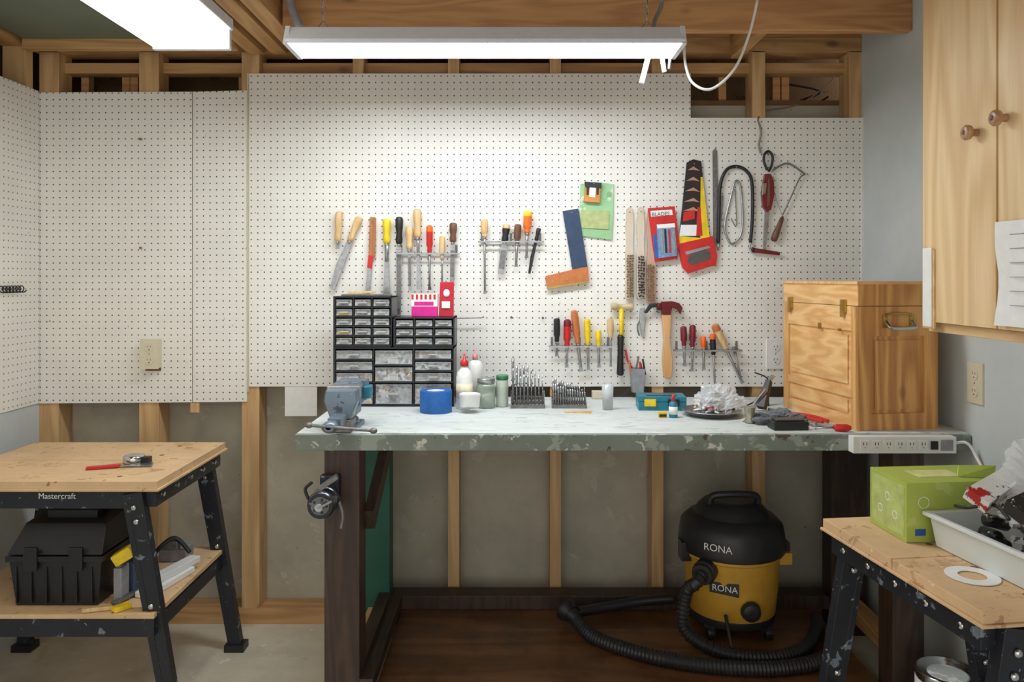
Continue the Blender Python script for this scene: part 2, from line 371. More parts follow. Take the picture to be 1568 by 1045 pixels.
# vise
b=B('bench_vise'); VG=splotch('vise_grey',(126,142,156),[(20,0.6,(84,92,100)),(40,0.65,(178,184,188))],0.35,0.2,0.5)
b.M=Matrix.Translation((-0.522,2.35,BT))@Matrix.Diagonal((1.0,1.0,0.76,1))@Matrix.Translation((0.555,-2.35,-BT))
b.box(-0.60,-0.50,2.33,2.45,BT,BT+0.018,VG); b.lathe((-0.55,2.39,BT+0.018),(0,0,1),[(0.045,0),(0.04,0.02),(0.03,0.03)],VG)
b.box(-0.575,-0.515,2.33,2.47,BT+0.045,BT+0.10,VG); b.prism([(-0.59,2.38,BT+0.09),(-0.50,2.38,BT+0.09),(-0.50,2.38,BT+0.165),(-0.51,2.38,BT+0.185),(-0.585,2.38,BT+0.18),(-0.59,2.38,BT+0.15)],(0,0.05,0),VG)
b.box(-0.595,-0.495,2.365,2.38,BT+0.13,BT+0.175,STEEL); b.box(-0.597,-0.493,2.345,2.363,BT+0.13,BT+0.175,STEEL)
b.prism([(-0.575,2.30,BT+0.05),(-0.515,2.30,BT+0.05),(-0.495,2.30,BT+0.12),(-0.50,2.30,BT+0.165),(-0.59,2.30,BT+0.165),(-0.595,2.30,BT+0.12)],(0,0.045,0),VG)
b.box(-0.565,-0.525,2.22,2.40,BT+0.035,BT+0.075,VG)
b.cyl((-0.545,2.15,BT+0.055),(-0.545,2.33,BT+0.055),0.012,STEEL); b.lathe((-0.545,2.19,BT+0.055),(0,-1,0.0),[(0.018,0),(0.022,0.008),(0.022,0.03),(0.014,0.04)],VG)
b.cyl((-0.60,2.155,BT+0.065),(-0.42,2.155,BT+0.045),0.006,STEELD); b.ball((-0.60,2.155,BT+0.065),0.011,STEELD); b.ball((-0.42,2.155,BT+0.045),0.011,STEELD)
b.box(-0.57,-0.51,2.29,2.36,BT,BT+0.05,STEELD)
b.box(-0.58,-0.49,2.43,2.47,BT+0.1,BT+0.185,VG); b.box(-0.50,-0.475,2.41,2.45,BT+0.11,BT+0.16,TEAL)
b.M=Matrix(); b.done(0.004)
# hand-crank sharpener on the leg
SHD=mat('sharpener_body',(118,122,126),0.25,0.9,0.4,30)
b=B('pencil_sharpener'); c=Vector((-0.545,2.22,0.70))
b.box(-0.565,-0.51,2.268,2.2995,0.665,0.765,BLKM)
b.lathe(c+Vector((0,0.05,0)),(0,-1,0),[(0.034,0),(0.040,0.01),(0.040,0.025),(0.037,0.028),(0.037,0.05),(0.040,0.053),(0.040,0.068),(0.034,0.078),(0.026,0.083)],SHD,28)
b.ring(c+Vector((0,-0.028,0)),(0,-1,0),0.026,0.036,0.006,BLKM); b.cyl(c+Vector((0,-0.02,0)),c+Vector((0,-0.05,0)),0.012,STEEL)
for i in range(5):
    a=i*1.2566; b.cyl(c+Vector((.019*math.cos(a),-.03,.019*math.sin(a))),c+Vector((.019*math.cos(a),-.036,.019*math.sin(a))),.004,BLK,n=8)
b.beam(c+Vector((0,-0.05,0)),c+Vector((0.055,-0.055,0.03)),0.014,0.006,STEEL); b.lathe(c+Vector((0.055,-0.055,0.03)),(0,-1,0.1),[(0.007,0),(0.011,0.01),(0.012,0.025),(0.008,0.035)],BLK)
b.beam(c+Vector((-0.01,0.0,0.040)),c+Vector((0.04,0.01,0.075)),0.03,0.012,STEELD); b.tube([c+Vector((0.045,-0.01,0.02)),c+Vector((0.06,-0.01,-0.03)),c+Vector((0.055,-0.01,-0.07))],0.005,STEELD); b.tube([c+Vector((-0.04,0.0,0.01)),c+Vector((-0.05,0.0,0.04)),c+Vector((-0.03,0.0,0.06))],0.005,BLK)
b.done(0.002)

# ------------------------------------------------------------------ parts cabinets
def contents(name,seed):
    M,nt,bb=newmat(name); mp=coords(nt); mp.node.inputs['Location'].default_value=(seed,seed*2,0)
    vo=nt.nodes.new('ShaderNodeTexVoronoi'); vo.inputs['Scale'].default_value=95; nt.links.new(mp,vo.inputs['Vector'])
    sep=nt.nodes.new('ShaderNodeSeparateColor'); nt.links.new(vo.outputs['Color'],sep.inputs[0])
    col=ramp(nt,sep.outputs[0],[(0.0,(0.10,0.10,0.10,1)),(0.3,(0.42,0.42,0.41,1)),(0.5,(0.26,0.20,0.14,1)),(0.62,(0.66,0.66,0.66,1)),(0.9,(0.46,0.48,0.5,1)),(0.97,(0.6,0.35,0.08,1))])
    big=noise(nt,mp,9,2); col=mixc(nt,ramp(nt,big,[(0.4,(0.1,0.1,0.1,1)),(0.6,(0.65,0.65,0.65,1))]),col,(0.36,0.38,0.40,1))
    nt.links.new(col,bb.inputs['Base Color']); bb.inputs['Roughness'].default_value=0.25; return M
CT=[contents('drawer_contents_%d'%i,i*1.7) for i in range(4)]
DF=mat('drawer_lip',(176,180,182),0.25,0,0.1); CB=mat('cabinet_black',(26,28,34),0.35)
def pcab(x0,x1,z0,z1,cells,y0=2.76,y1=2.90):
    b=B('parts_drawer_cabinet')
    b.box(x0,x1,y1-0.004,y1,z0,z1,CB); W=x1-x0;H=z1-z0; t=0.005
    b.box(x0,x0+t,y0,y1,z0,z1,CB);b.box(x1-t,x1,y0,y1,z0,z1,CB);b.box(x0,x1,y0,y1,z0,z0+t,CB);b.box(x0,x1,y0,y1,z1-t,z1,CB)
    for (a,c,d,e) in cells:
        X0=x0+t+(W-2*t)*a;X1=x0+t+(W-2*t)*c;Z1=z1-t-(H-2*t)*d;Z0=z1-t-(H-2*t)*e
        b.box(X0-0.0015,X0+0.003,y0,y1,Z0,Z1,CB);b.box(X0,X1,y0,y1,Z0-0.002,Z0+0.004,CB)
        m=random.choice(CT); g=0.005
        b.box(X0+g,X1-g,y0+0.006,y1-0.01,Z0+g,Z1-g-0.002,m)
        b.box(X0+g,X1-g,y0+0.001,y0+0.006,Z0+g,Z0+g+0.003,DF); b.box(X0+g,X1-g,y0+0.001,y0+0.006,Z1-g-0.004,Z1-g-0.002,DF)
        xm=(X0+X1)/2; w=min(0.018,(X1-X0)*0.3); b.box(xm-w,xm+w,y0-0.007,y0+0.004,(Z0+Z1)/2-0.003,(Z0+Z1)/2+0.002,DF)
        if random.random()<0.35: b.box(xm-w*1.2,xm+w*0.9,y0+0.0045,y0+0.0058,Z0+0.007,(Z0+Z1)/2-0.004,random.choice([PAPER,YEL,PAPER,BEI]))
    return b.done(0.0008,1)
zc=BT+0.212
pcab(-0.64,-0.208,BT,zc,[(0,.33,i*.2,(i+1)*.2) for i in range(3)]+[(.67,1,i*.2,(i+1)*.2) for i in range(3)]+[(.33,.67,0,.3),(.33,.67,.3,.6)]+[(i/3,(i+1)/3,.6,1.0) for i in range(3)])
pcab(-0.64,-0.43,zc+0.001,zc+0.183,[(i/3,(i+1)/3,j/5,(j+1)/5) for i in range(3) for j in range(5)])
pcab(-0.425,-0.206,zc+0.001,zc+0.108,[(i/3,(i+1)/3,j/3,(j+1)/3) for i in range(3) for j in range(3)])
# packets standing on top
b=B('pink_packet'); z=zc+0.109; MAG=mat('magenta',(226,24,150),0.35)
b.box(-0.365,-0.272,2.80,2.84,z,z+0.036,MAG); b.box(-0.367,-0.27,2.80,2.84,z+0.036,z+0.082,WHT)
for i in range(6): b.box(-0.365+i*0.016,-0.357+i*0.016,2.7985,2.80,z+0.062,z+0.08,RED)
b.box(-0.355,-0.285,2.7985,2.8,z+0.04,z+0.054,MAG); b.done(0.002)
b=B('red_card_packet'); b.hexa([(-0.266,2.80,z),(-0.213,2.80,z),(-0.213,2.83,z),(-0.266,2.83,z)],[(-0.262,2.81,z+0.125),(-0.212,2.81,z+0.125),(-0.212,2.82,z+0.125),(-0.262,2.82,z+0.125)],mat('crimson',(190,20,48),0.35))
b.box(-0.255,-0.225,2.798,2.802,z+0.03,z+0.055,WHT); b.ball((-0.238,2.804,z+0.085),0.012,PAPER,sc=(1,0.3,1.2)); b.cyl((-0.24,2.812,z+0.123),(-0.24,2.818,z+0.128),0.004,CHROME); b.done(0.002)
b=B('folded_saw_blade'); b.box(-0.62,-0.44,2.80,2.83,zc+0.184,zc+0.19,STEELD); b.beam((-0.60,2.81,zc+0.195),(-0.5,2.83,zc+0.198),0.02,0.008,LW); b.done(0.001)

# ------------------------------------------------------------------ hanging tools
def htool(name,u0,v0,u1,v1,hl,hw,hm,shw,kind='driver',sm=STEEL,off=0.023,cap=None):
    b=B(name); p0=wp(u0,v0,off); p1=wp(u1,v1,off); d=(p1-p0); L=d.length; d.normalize(); h=hl*PX; r=hw*PX/2
    prof=[(r*.3,0),(r*.75,h*.02),(r,h*.1),(r*.95,h*.4),(r*.72,h*.62),(r*.9,h*.8),(r*.85,h*.93),(r*.5,h)]
    if kind=='driver': prof=[(r*.4,0),(r*.9,h*.04),(r,h*.12),(r,h*.7),(r*.65,h*.82),(r*.8,h*.92),(r*.55,h)]
    b.lathe(p0,d,prof,hm,12 if kind!='driver' else 8)
    if cap: b.lathe(p0,d,[(r*.5,-0.001),(r*1.02,h*.05),(r*1.03,h*.22),(r*1.0,h*.25)],cap,12)
    q=p0+d*h; b.cyl(q-d*0.006,q+d*0.008,r*.55,CHROME,n=10)
    w=shw*PX; s_=Vector((d.z,0,-d.x))
    if kind in('driver',):
        b.cyl(q,p1-d*0.012,w/2,sm,n=8); b.beam(p1-d*0.014,p1,w*1.0,w*.9,sm,up=(0,1,0),w1=w*1.5,h1=0.001)
    elif kind=='file':
        b.beam(q,q+d*0.02,w*.35,0.004,sm,up=(0,1,0),w1=w,h1=0.004); b.beam(q+d*0.02,p1,w,0.004,sm,up=(0,1,0),w1=w*.75,h1=0.002)
        b.beam(q+d*0.03,p1-d*0.02,w*.7,0.006,STEELD,up=(0,1,0))
    elif kind=='chisel':
        b.cyl(q,q+d*(L-h)*.35,w*.3,sm,n=8); b.beam(q+d*(L-h)*.3,p1,w*.5,0.005,sm,up=(0,1,0),w1=w,h1=0.002)
    elif kind=='knife':
        pts=[q-s_*w*.35,q+s_*w*.35,q+d*(L-h)*.5+s_*w*.5,p1+s_*w*.1,p1-s_*w*.5,q+d*(L-h)*.5-s_*w*.45]
        b.prism(pts,(0,0.002,0),sm)
    b.tube([p0+d*min(h*1.1,L*.9)+Vector((0,-w*.3,0)),p0+d*min(h*1.1,L*.9)+Vector((0,off-0.001,0))],0.0015,STEELD,6,1)
    return b.done(0.0006,1)
def rack(u0,u1,v):
    b=B('tool_rack'); 
    for o in (0.012,0.034): b.box(wx(u0),wx(u1),PB-o-0.0015,PB-o+0.0015,wz(v)-0.003,wz(v)+0.003,STEEL)
    n=int((u1-u0)/12)
    for i in range(n+1):
        x=wx(u0+(u1-u0)*i/n); b.box(x-0.001,x+0.001,PB-0.035,PB-0.011,wz(v)-0.003,wz(v)+0.003,STEEL)
    for k in (0.05,0.5,0.95):
        x=wx(u0+(u1-u0)*k); b.box(x-0.003,x+0.003,PB-0.012,PB-0.0002,wz(v)-0.003,wz(v)+0.006,STEELD); b.box(x-0.004,x+0.004,PB-0.003,PB-0.0002,wz(v)-0.003,wz(v)+0.035,STEELD)
    b.done()
rack(610,704,389); rack(733,832,371); rack(840,935,530); rack(1030,1132,536)
htool('rasp',522,325,519,382,46,12,LW,6,'chisel')
htool('drywall_saw',553,333,509,442,40,12,LW,12,'knife')
b=B('paint_scraper');b.wprism([(568,333),(577,334),(576,395),(566,394)],0.008,0.02,BW);b.wprism([(566,391),(573,391),(571,412),(564,410)],0.007,0.021,RED);b.wprism([(565,408),(571,409),(568,450),(561,449)],0.012,0.015,STEEL);b.cyl(wp(572,340,0),wp(572,340,0.024),0.003,STEELD);b.done(0.002)
htool('wood_chisel',594,336,594,452,38,13,YEL,11,'chisel',cap=None)
htool('file_tool',613,333,612,482,42,12,BLK,9,'file')
htool('file_tool',628,347,629,446,36,12,LW,5,'file')
htool('wood_chisel',640,321,643,442,44,13,LW,8,'chisel')
htool('screwdriver',659,346,659,444,42,10,RED,4,'driver',cap=ORG)
htool('awl',678,362,678,434,34,9,LW,3,'driver')
htool('wood_chisel',695,342,693,432,30,12,DW,8,'file')
htool('screwdriver',742,337,743,450,27,11,LW,3.5,'driver')
htool('file_tool',776,344,767,420,28,12,BLK,11,'file',cap=LW)
htool('screwdriver',793,344,790,409,30,11,DW,4,'driver')
htool('screwdriver',808,324,806,396,34,13,ORG,4,'driver',cap=YEL)
htool('file_tool',825,350,809,419,20,7,BLK,6,'knife',sm=BLK)
htool('screwdriver',852,487,852,545,36,10,BLK,4)
htool('screwdriver',868,489,867,562,42,11,RED,4,cap=MAR)
htool('screwdriver',878,475,889,568,52,11,OW,5)
htool('screwdriver',898,488,900,566,40,10,YEL,4)
htool('screwdriver',915,505,916,562,25,9,YEL,4)
htool('screwdriver',933,487,934,561,30,10,LW,3)
htool('screwdriver',1044,499,1046,560,30,10,MAR,4)
htool('screwdriver',1058,497,1057,568,34,10,MAR,4)
htool('screwdriver',1074,514,1075,566,20,9,ORG,4)
htool('screwdriver',1088,511,1092,594,32,9,BLK,3.5,cap=ORG)
htool('screwdriver',1091,497,1134,586,42,12,LW,4,'driver',cap=OW)
htool('screwdriver',1120,530,1133,585,12,6,STEELD,3)
# carpenter square
b=B('carpenter_square'); b.wprism([(861,324),(885,320),(899,409),(876,413)],0.010,0.013,NAVY)
b.wprism([(835,423),(890,410),(899,409),(901,430),(897,433),(838,442)],0.002,0.02,OW)
for u,v in ((846,431),(868,427),(888,423)): b.cyl(wp(u,v,0.02),wp(u,v,0.0215),0.005,BRASS)
b.wprism([(837,439),(900,430),(901,433),(838,443)],0.0005,0.021,BRASS); b.cyl(wp(875,326,0),wp(875,326,.016),0.003,STEELD); b.done(0.0006,1)
# sanding packet
b=B('sandpaper_packet'); GP=splotch('green_pack',(156,204,152),[(14,0.58,(206,218,196)),(26,0.62,(130,174,118)),(18,0.66,(210,190,130))],0.3,0.3)
b.wprism([(888,283),(912,279),(939,283),(938,335),(936,368),(908,364),(886,361),(887,320)],0.001,0.009,GP); b.wprism([(889,322),(932,324),(931,352),(890,350)],0.009,0.013,mat('khaki',(180,190,130),0.5))
b.wprism([(895,283),(919,285),(917,312),(893,310)],0.009,0.026,mat('amber_block',(206,140,70),0.6)); b.wprism([(894,280),(920,282),(919,290),(895,288)],0.012,0.03,BLK)
for u in (897,912): b.wprism([(u,286),(u+4,286),(u+3,300),(u,300)],0.025,0.028,BLK)
b.wprism([(902,288),(911,289),(910,304),(901,303)],0.026,0.0275,PAPER); b.cyl(wp(908,283,0),wp(908,283,.034),0.003,STEELD); b.done(0.001,1)
# wire brushes
BR=mat('bristle_brown',(140,108,74),0.8,0,0.5,300,1.0); BRB=mat('bristle_black',(48,46,48),0.8,0,0.5,300,1.0)
def brush(u,v0,v1,vb,w,hm,bm,side=0):
    b=B('wire_brush'); h=w/2
    b.wprism([(u-h*.7,v0+3),(u,v0),(u+h*.7,v0+3),(u+h,v0+30),(u+h*.8,vb-20),(u+h,vb),(u+h,v1),(u+h*.6,v1+3),(u-h*.6,v1+3),(u-h,v1),(u-h,vb),(u-h*.8,vb-20),(u-h,v0+30)],0.002,0.016,hm)
    n=int((v1-vb)/4)
    for i in range(n):
        v=vb+(v1-vb)*(i+.5)/n
        for k in (-.7,0,.7):
            x=u+side*h+k*h*.8; b.lathe(wp(x,v,0.015),Vector((random.uniform(-.2,.2)+side*.6,-1,random.uniform(-.2,.2))),[(0.002,0),(0.004,0.016)],bm,5)
    b.cyl(wp(u,v0+8,0),wp(u,v0+8,.02),0.002,STEELD); b.done(0.001,1)
PW=wood('pale_handle',(218,204,184),(190,172,148),'Z',1,4)
brush(963,318,456,390,13,PW,BR); brush(980,317,455,392,12,PW,BRB); brush(996,320,462,405,14,wood('pinkish_handle',(204,168,146),(170,130,110),'Z',1,4),BR,-.2)
# blister pack
b=B('blister_pack'); b.wprism([(990,320),(1031,317),(1038,372),(1035,397),(1001,402),(997,375)],0.018,0.0205,RED)
b.wprism([(1003,345),(1030,343),(1034,392),(1006,396)],0.02,0.03,mat('blister_blue',(120,156,192),0.2,0,0.3,90)); 
for i in range(4): b.wprism([(1008+i*6,352),(1011+i*6,352),(1013+i*6,388),(1010+i*6,388)],0.03,0.032,(STEEL,BLK,RED,STEEL)[i])
b.wprism([(994,324),(1027,322),(1028,330),(995,333)],0.0205,0.0212,PAPER);b.wprism([(998,360),(1003,360),(1006,395),(1001,396)],0.0205,0.0212,BLU)
b.wprism([(1003,345),(1030,343),(1031,349),(1004,351)],0.03,0.0315,PAPER)
b.text('BLADES',wp(996,332,0.0215),(1,0,0.05),(0,0,1),0.02,BLK); b.cyl(wp(1012,321,0),wp(1012,321,.026),0.003,STEELD); b.done()
# hand saw in card sleeve
b=B('hand_saw'); SB=mat('sleeve_black',(40,34,34),0.4)
b.wprism([(1050,250),(1060,245),(1072,248),(1080,330),(1087,384),(1037,374),(1043,320)],0.006,0.014,SB)
b.wprism([(1071,272),(1074,272),(1087,384),(1070,381)],0.014,0.0155,YEL); b.wprism([(1041,345),(1066,345),(1064,362),(1038,362)],0.014,0.0155,PAPER)
b.wprism([(1038,362),(1086,366),(1088,385),(1036,376)],0.014,0.016,YEL); b.wprism([(1066,318),(1071,318),(1074,362),(1064,362)],0.014,0.0158,RED)
TAN=mat('sleeve_tan',(196,150,120),0.5)
for v in (256,272,288,304,318): b.wprism([(1051-(v-256)*.12,v+6),(1060,v),(1070,v+7),(1060,v+5)],0.014,0.0155,TAN)
b.wprism([(1045,326),(1062,322),(1062,336),(1044,340)],0.014,0.0155,RED)
for i in range(9): b.wprism([(1041+i*5,382-0+i*.3),(1043.5+i*5,378+i*.3),(1046+i*5,383+i*.3)],0.008,0.012,STEEL)
b.wprism([(1037,374),(1090,362),(1096,392),(1094,407),(1083,409),(1052,419),(1043,410),(1040,395)],0.004,0.019,RED)
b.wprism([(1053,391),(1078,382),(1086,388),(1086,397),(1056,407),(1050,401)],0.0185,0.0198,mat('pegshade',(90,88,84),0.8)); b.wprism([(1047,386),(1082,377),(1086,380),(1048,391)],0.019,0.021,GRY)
b.cyl(wp(1061,252,0),wp(1061,252,.018),0.003,STEELD); b.done(0.001,1)
b=B('steel_rule'); b.wprism([(1090,232),(1094,228),(1097,232),(1100,376),(1091,378)],0.003,0.0055,STEELD); b.cyl(wp(1094,236,0),wp(1094,236,.01),0.003,STEELD); b.done()
b=B('hacksaw'); b.tube([wp(u,v,0.012) for u,v in ((1098,372),(1099,330),(1101,285),(1110,262),(1125,256),(1140,262),(1149,280),(1150,330),(1147,372))],0.0065,BLK,8); b.tube([wp(u,v,0.012) for u,v in ((1147,372),(1146,380),(1150,388))],0.004,STEEL); b.cyl(wp(1098,372,.012),wp(1098,384,.012),0.004,STEEL)
b.beam(wp(1098,380,.012),wp(1104,300,.012),0.001,0.01,STEELD,up=(1,0,0)); b.cyl(wp(1125,257,0),wp(1125,257,.02),0.003,STEELD); b.done()
b=B('jab_saw_frame'); b.tube([wp(u,v,0.008) for u,v in ((1112,366),(1108,345),(1118,300),(1124,279),(1131,283),(1135,320),(1134,355),(1126,370),(1118,374),(1112,366))],0.004,STEEL); b.tube([wp(u,v,0.008) for u,v in ((1118,335),(1126,345),(1124,290))],0.002,STEELD); b.cyl(wp(1125,279,0),wp(1125,279,.014),0.002,STEELD); b.done()
b=B('keyhole_saw'); b.tube([wp(u,v,0.015) for u,v in ((1172,262),(1167,248),(1168,238),(1174,233),(1180,240),(1179,254),(1174,264))],0.005,BLK); b.wprism([(1168,268),(1177,268),(1181,280),(1182,300),(1177,322),(1171,326),(1165,318),(1163,296)],0.006,0.024,MAR)
b.wprism([(1172,275),(1176,275),(1175,315),(1171,318)],0.024,0.026,DW); b.wprism([(1164,282),(1170,282),(1168,298),(1163,300)],0.022,0.027,CHROME)
b.wprism([(1168,325),(1176,325),(1170,384),(1165,384)],0.012,0.015,STEEL); b.cyl(wp(1149,383,.014),wp(1191,389,.014),0.009,MAR,r1=0.007,n=12); b.cyl(wp(1149,383,.014),wp(1152,383.5,.014),0.010,BLK,n=12); b.cyl(wp(1174,236,0),wp(1174,236,.02),0.003,STEELD); b.done(0.002)
b=B('coping_saw'); b.tube([wp(u,v,0.012) for u,v in ((1181,262),(1196,253),(1207,252),(1222,262),(1230,268))],0.0034,STEELD,8,4); b.tube([wp(u,v,0.012) for u,v in ((1230,268),(1222,274),(1210,300),(1196,330))],0.0026,STEELD); b.tube([wp(1181,262,.012),wp(1185,300,.012),wp(1196,332,.012)],0.0012,STEEL)
b.lathe(wp(1196,332,.014),wp(1181,371,.014)-wp(1196,332,.014),[(0.004,0),(0.008,0.01),(0.01,0.04),(0.013,0.075),(0.012,0.098),(0.006,0.104)],DW,14); b.cyl(wp(1205,252,0),wp(1205,252,.02),0.003,STEELD); b.done()
b=B('cord_hook'); b.tube([wp(1161,190,.005),wp(1163,205,.012),wp(1160,222,.012),wp(1163,235,.005)],0.004,mat('hook_grey',(150,144,136))); b.done()
# hammers
b=B('rubber_mallet'); b.lathe(wp(934,469,.022),(1,0,-.03),[(0.012,0),(0.014,0.004),(0.014,0.022),(0.010,0.026),(0.010,0.055),(0.014,0.06),(0.014,0.082),(0.012,0.086)],mat('mallet_ivory',(206,188,146),0.5),18)
b.cyl(wp(950,472,.022),wp(950,524,.022),0.0095,YEL,n=12); b.lathe(wp(949,512,.022),wp(948,574,.022)-wp(949,512,.022),[(0.010,0),(0.013,0.01),(0.011,0.06),(0.0125,0.12),(0.014,0.15),(0.01,0.157)],BLK,14); b.cyl(wp(950,476,0),wp(950,476,.022),0.003,STEELD); b.done()
b=B('claw_hammer'); HM=mat('hammer_red',(110,34,34),0.35,0.4)
b.lathe(wp(1021,470,.024),(-1,0,0.05),[(0.013,-0.012),(0.013,0.0),(0.009,0.01),(0.012,0.022),(0.014,0.03),(0.014,0.045)],HM,16)
b.wprism([(1010,462),(1026,461),(1037,464),(1042,471),(1039,481),(1035,474),(1026,470),(1024,482),(1011,482)],0.012,0.036,HM)
b.wprism([(984,478),(992,466),(1002,464),(1008,468),(996,471),(988,480)],0.018,0.03,BLK)
b.wprism([(1011,480),(1025,480),(1023,520),(1027,550),(1026,575),(1021,579),(1014,577),(1012,550),(1014,520)],0.012,0.034,wood('hammer_handle',(226,178,124),(196,142,88),'Z',1,4)); b.cyl(wp(1006,478,0),wp(1006,478,.03),0.003,STEELD); b.done(0.004)
b=B('pliers'); b.wprism([(979,472),(986,471),(987,490),(984,515),(981,515),(978,490)],0.004,0.014,STEEL); b.tube([wp(981,486,.01),wp(975,500,.01),wp(978,514,.01)],0.003,STEELD); b.done(0.002)
# pen cup
b=B('tool_cup'); b.lathe(wp(973,598,.04),(0,0,1),[(0.030,0),(0.037,0.088),(0.039,0.09),(0.036,0.092),(0.033,0.08)],GRY,4,False,math.pi/4)
for u,v,h,m in ((963,560,14,OW),(970,558,18,STEELD),(978,560,12,RED),(985,560,16,BLK),(981,560,10,DW)): b.cyl(wp(u,v+12,.04),wp(u+random.uniform(-4,6),v-h+4,.04),0.004,m,n=8)
b.box(wx(965),wx(981),PB-0.02,PB-.0002,wz(575),wz(570),STEELD); b.done(0.002)
b=B('nail_bar'); b.tube([wp(957,535,.012),wp(960,552,.018),wp(966,562,.03)],0.004,RED); b.done()
# outlets
def outlet(b,M,m,w=0.07,h=0.115):
    b.M=M; b.box(-w/2,w/2,-0.006,0,-h/2,h/2,m)
    for z in (-0.025,0.025):
        b.lathe((0,-0.006,z),(0,-1,0),[(0.017,0),(0.017,0.002)],m,20)
        for x in (-0.006,0.006): b.box(x-0.001,x+0.001,-0.0086,-0.007,z,z+0.008,BLK)
        b.cyl((0,-0.0086,z-0.008),(0,-0.007,z-0.008),0.0025,BLK,n=8)
    b.cyl((0,-0.0075,0),(0,-0.005,0),0.003,STEEL,n=8); b.M=Matrix()
b=B('electrical_outlet'); c=wp(236,541,0.03); outlet(b,Matrix.Translation(c),BEI); b.box(c.x-0.032,c.x+0.032,c.y,PB,c.z-0.055,c.z+0.055,BEI); b.box(c.x-0.03,c.x+0.03,PB-0.004,PB,c.z-0.068,c.z-0.055,DW); b.done(0.002)
b=B('electrical_outlet'); outlet(b,Matrix.Translation(wp(1186,542,0.0)),WHT); b.done(0.002)
b=B('electrical_outlet'); outlet(b,Matrix.Translation((XR,2.26,1.04))@Matrix.Rotation(-math.pi/2,4,'Z'),BEI,0.075,0.12); b.done(0.002)
b=B('coiled_cord'); pts=[]
for i in range(120):
    t=i/120; pts.append((XL+0.022+0.012*math.cos(t*44),2.74+t*0.13,wz(442)+0.012*math.sin(t*44)))
b.tube(pts,0.0022,BLK,6,1); b.cyl((XL+.006,2.815,wz(442)),(XL+0.02,2.815,wz(442)),0.003,STEELD); b.done()
for u,v in ((218,214),(783,486),(831,487),(218,380)):
    b=B('peg_nail'); b.lathe(wp(u,v,0),(0,-1,0),[(0.002,0.0),(0.002,0.01),(0.005,0.011),(0.004,0.013)],mat('rusty',(120,92,70),0.7),8); b.done()
b=B('peg_hook'); b.tube([wp(700,487,0),wp(702,487,.03),wp(738,486,.03),wp(740,484,.03)],0.002,STEELD); b.done()

# ------------------------------------------------------------------ bench-top objects
b=B('masking_tape_roll'); b.ring((-0.262,2.655,BT),(0,0,1),0.032,0.055,0.075,BLU,40); b.ring((-0.262,2.655,BT+0.002),(0,0,1),0.029,0.032,0.071,PAPER,40); b.done(0.001)
b=B('glue_bottle'); c=Vector((-0.168,2.72,BT)); b.lathe(c,(0,0,1),[(0.026,0),(0.029,0.006),(0.029,0.11),(0.024,0.13),(0.012,0.145),(0.011,0.15)],WHT); b.lathe(c+Vector((0,0,.15)),(0,0,1),[(0.014,0),(0.014,0.018),(0.006,0.022),(0.003,0.045)],RED); b.ring(c+Vector((0,0,.04)),(0,0,1),0.0285,0.0295,0.05,mat('label_cream',(230,220,190)),24); b.done()
b=B('putty_tub'); b.M=Matrix.Translation((-0.145,2.635,BT+0.009))@Matrix.Rotation(-0.25,4,'X'); b.lathe((0,0,0.008),(0,0,1),[(0.03,0),(0.034,0.004),(0.035,0.035),(0.037,0.037),(0.037,0.048),(0.033,0.05)],WHT,28); b.M=Matrix(); b.done()
b=B('glass_jar'); c=Vector((-0.092,2.74,BT)); b.lathe(c,(0,0,1),[(0.032,0),(0.034,0.008),(0.034,0.075),(0.028,0.088)],glass('jar_glass',(170,190,170),0.1,0.5),24); b.lathe(c+Vector((0,0,.088)),(0,0,1),[(0.031,0),(0.031,0.016),(0.028,0.018)],STEEL,28); b.lathe(c+Vector((0,0,.003)),(0,0,1),[(0.03,0),(0.03,0.05)],CT[1],20); b.done()
b=B('glass_jar'); c=Vector((-0.035,2.76,BT)); b.lathe(c,(0,0,1),[(0.020,0),(0.022,0.006),(0.022,0.09),(0.019,0.1)],glass('jar_glass2',(205,215,200),0.1,0.7),24); b.lathe(c+Vector((0,0,.098)),(0,0,1),[(0.022,0),(0.022,0.014),(0.02,0.016)],mat('green_lid',(60,130,90),0.4),24); b.done()
b=B('spray_can'); c=Vector((-0.135,2.83,BT)); b.lathe(c,(0,0,1),[(0.028,0),(0.028,0.14),(0.02,0.155),(0.008,0.16)],WHT); b.lathe(c+Vector((0,0,.16)),(0,0,1),[(0.01,0),(0.01,0.02),(0.004,0.022),(0.003,0.045)],mat('pinkish',(214,150,150),0.4)); b.done()
def drillset(x0,x1,y,h,rows,n):
    b=B('drill_bit_stand'); w=x1-x0
    for r in range(rows):
        yy=y+r*0.02; b.box(x0,x1,yy,yy+0.012,BT+r*.012,BT+0.012+r*.012,STEELD)
        for i in range(n):
            x=x0+w*(i+.5)/n; rr=0.0012+0.0028*(1-i/n)*random.uniform(.6,1); hh=h*(1-.45*i/n)*random.uniform(.8,1.05)+0.01*r
            b.cyl((x,yy+.006,BT),(x,yy+.006,BT+.018+hh*.7),rr,STEELD,n=6); b.cyl((x,yy+.006,BT+.015+hh*.65),(x,yy+.006,BT+.018+hh),rr*1.3,STEEL,n=8)
            for k in range(4):
                z=BT+.025+hh*.14*k; b.beam((x-rr,yy+.0055,z),(x+rr,yy+.0055,z+hh*.07),0.0015,rr*2.4,BLK)
    for x in (x0,x1): b.beam((x,y,BT+.004),(x,y+rows*.02,BT+.016*rows),0.003,0.02,STEELD)
    return b.done()
drillset(-0.003,0.115,2.72,0.13,3,9); drillset(0.142,0.262,2.72,0.075,2,14)
b=B('sanding_block'); b.box(0.305,0.375,2.93,2.96,BT,BT+0.03,BEI); b.done(0.003)
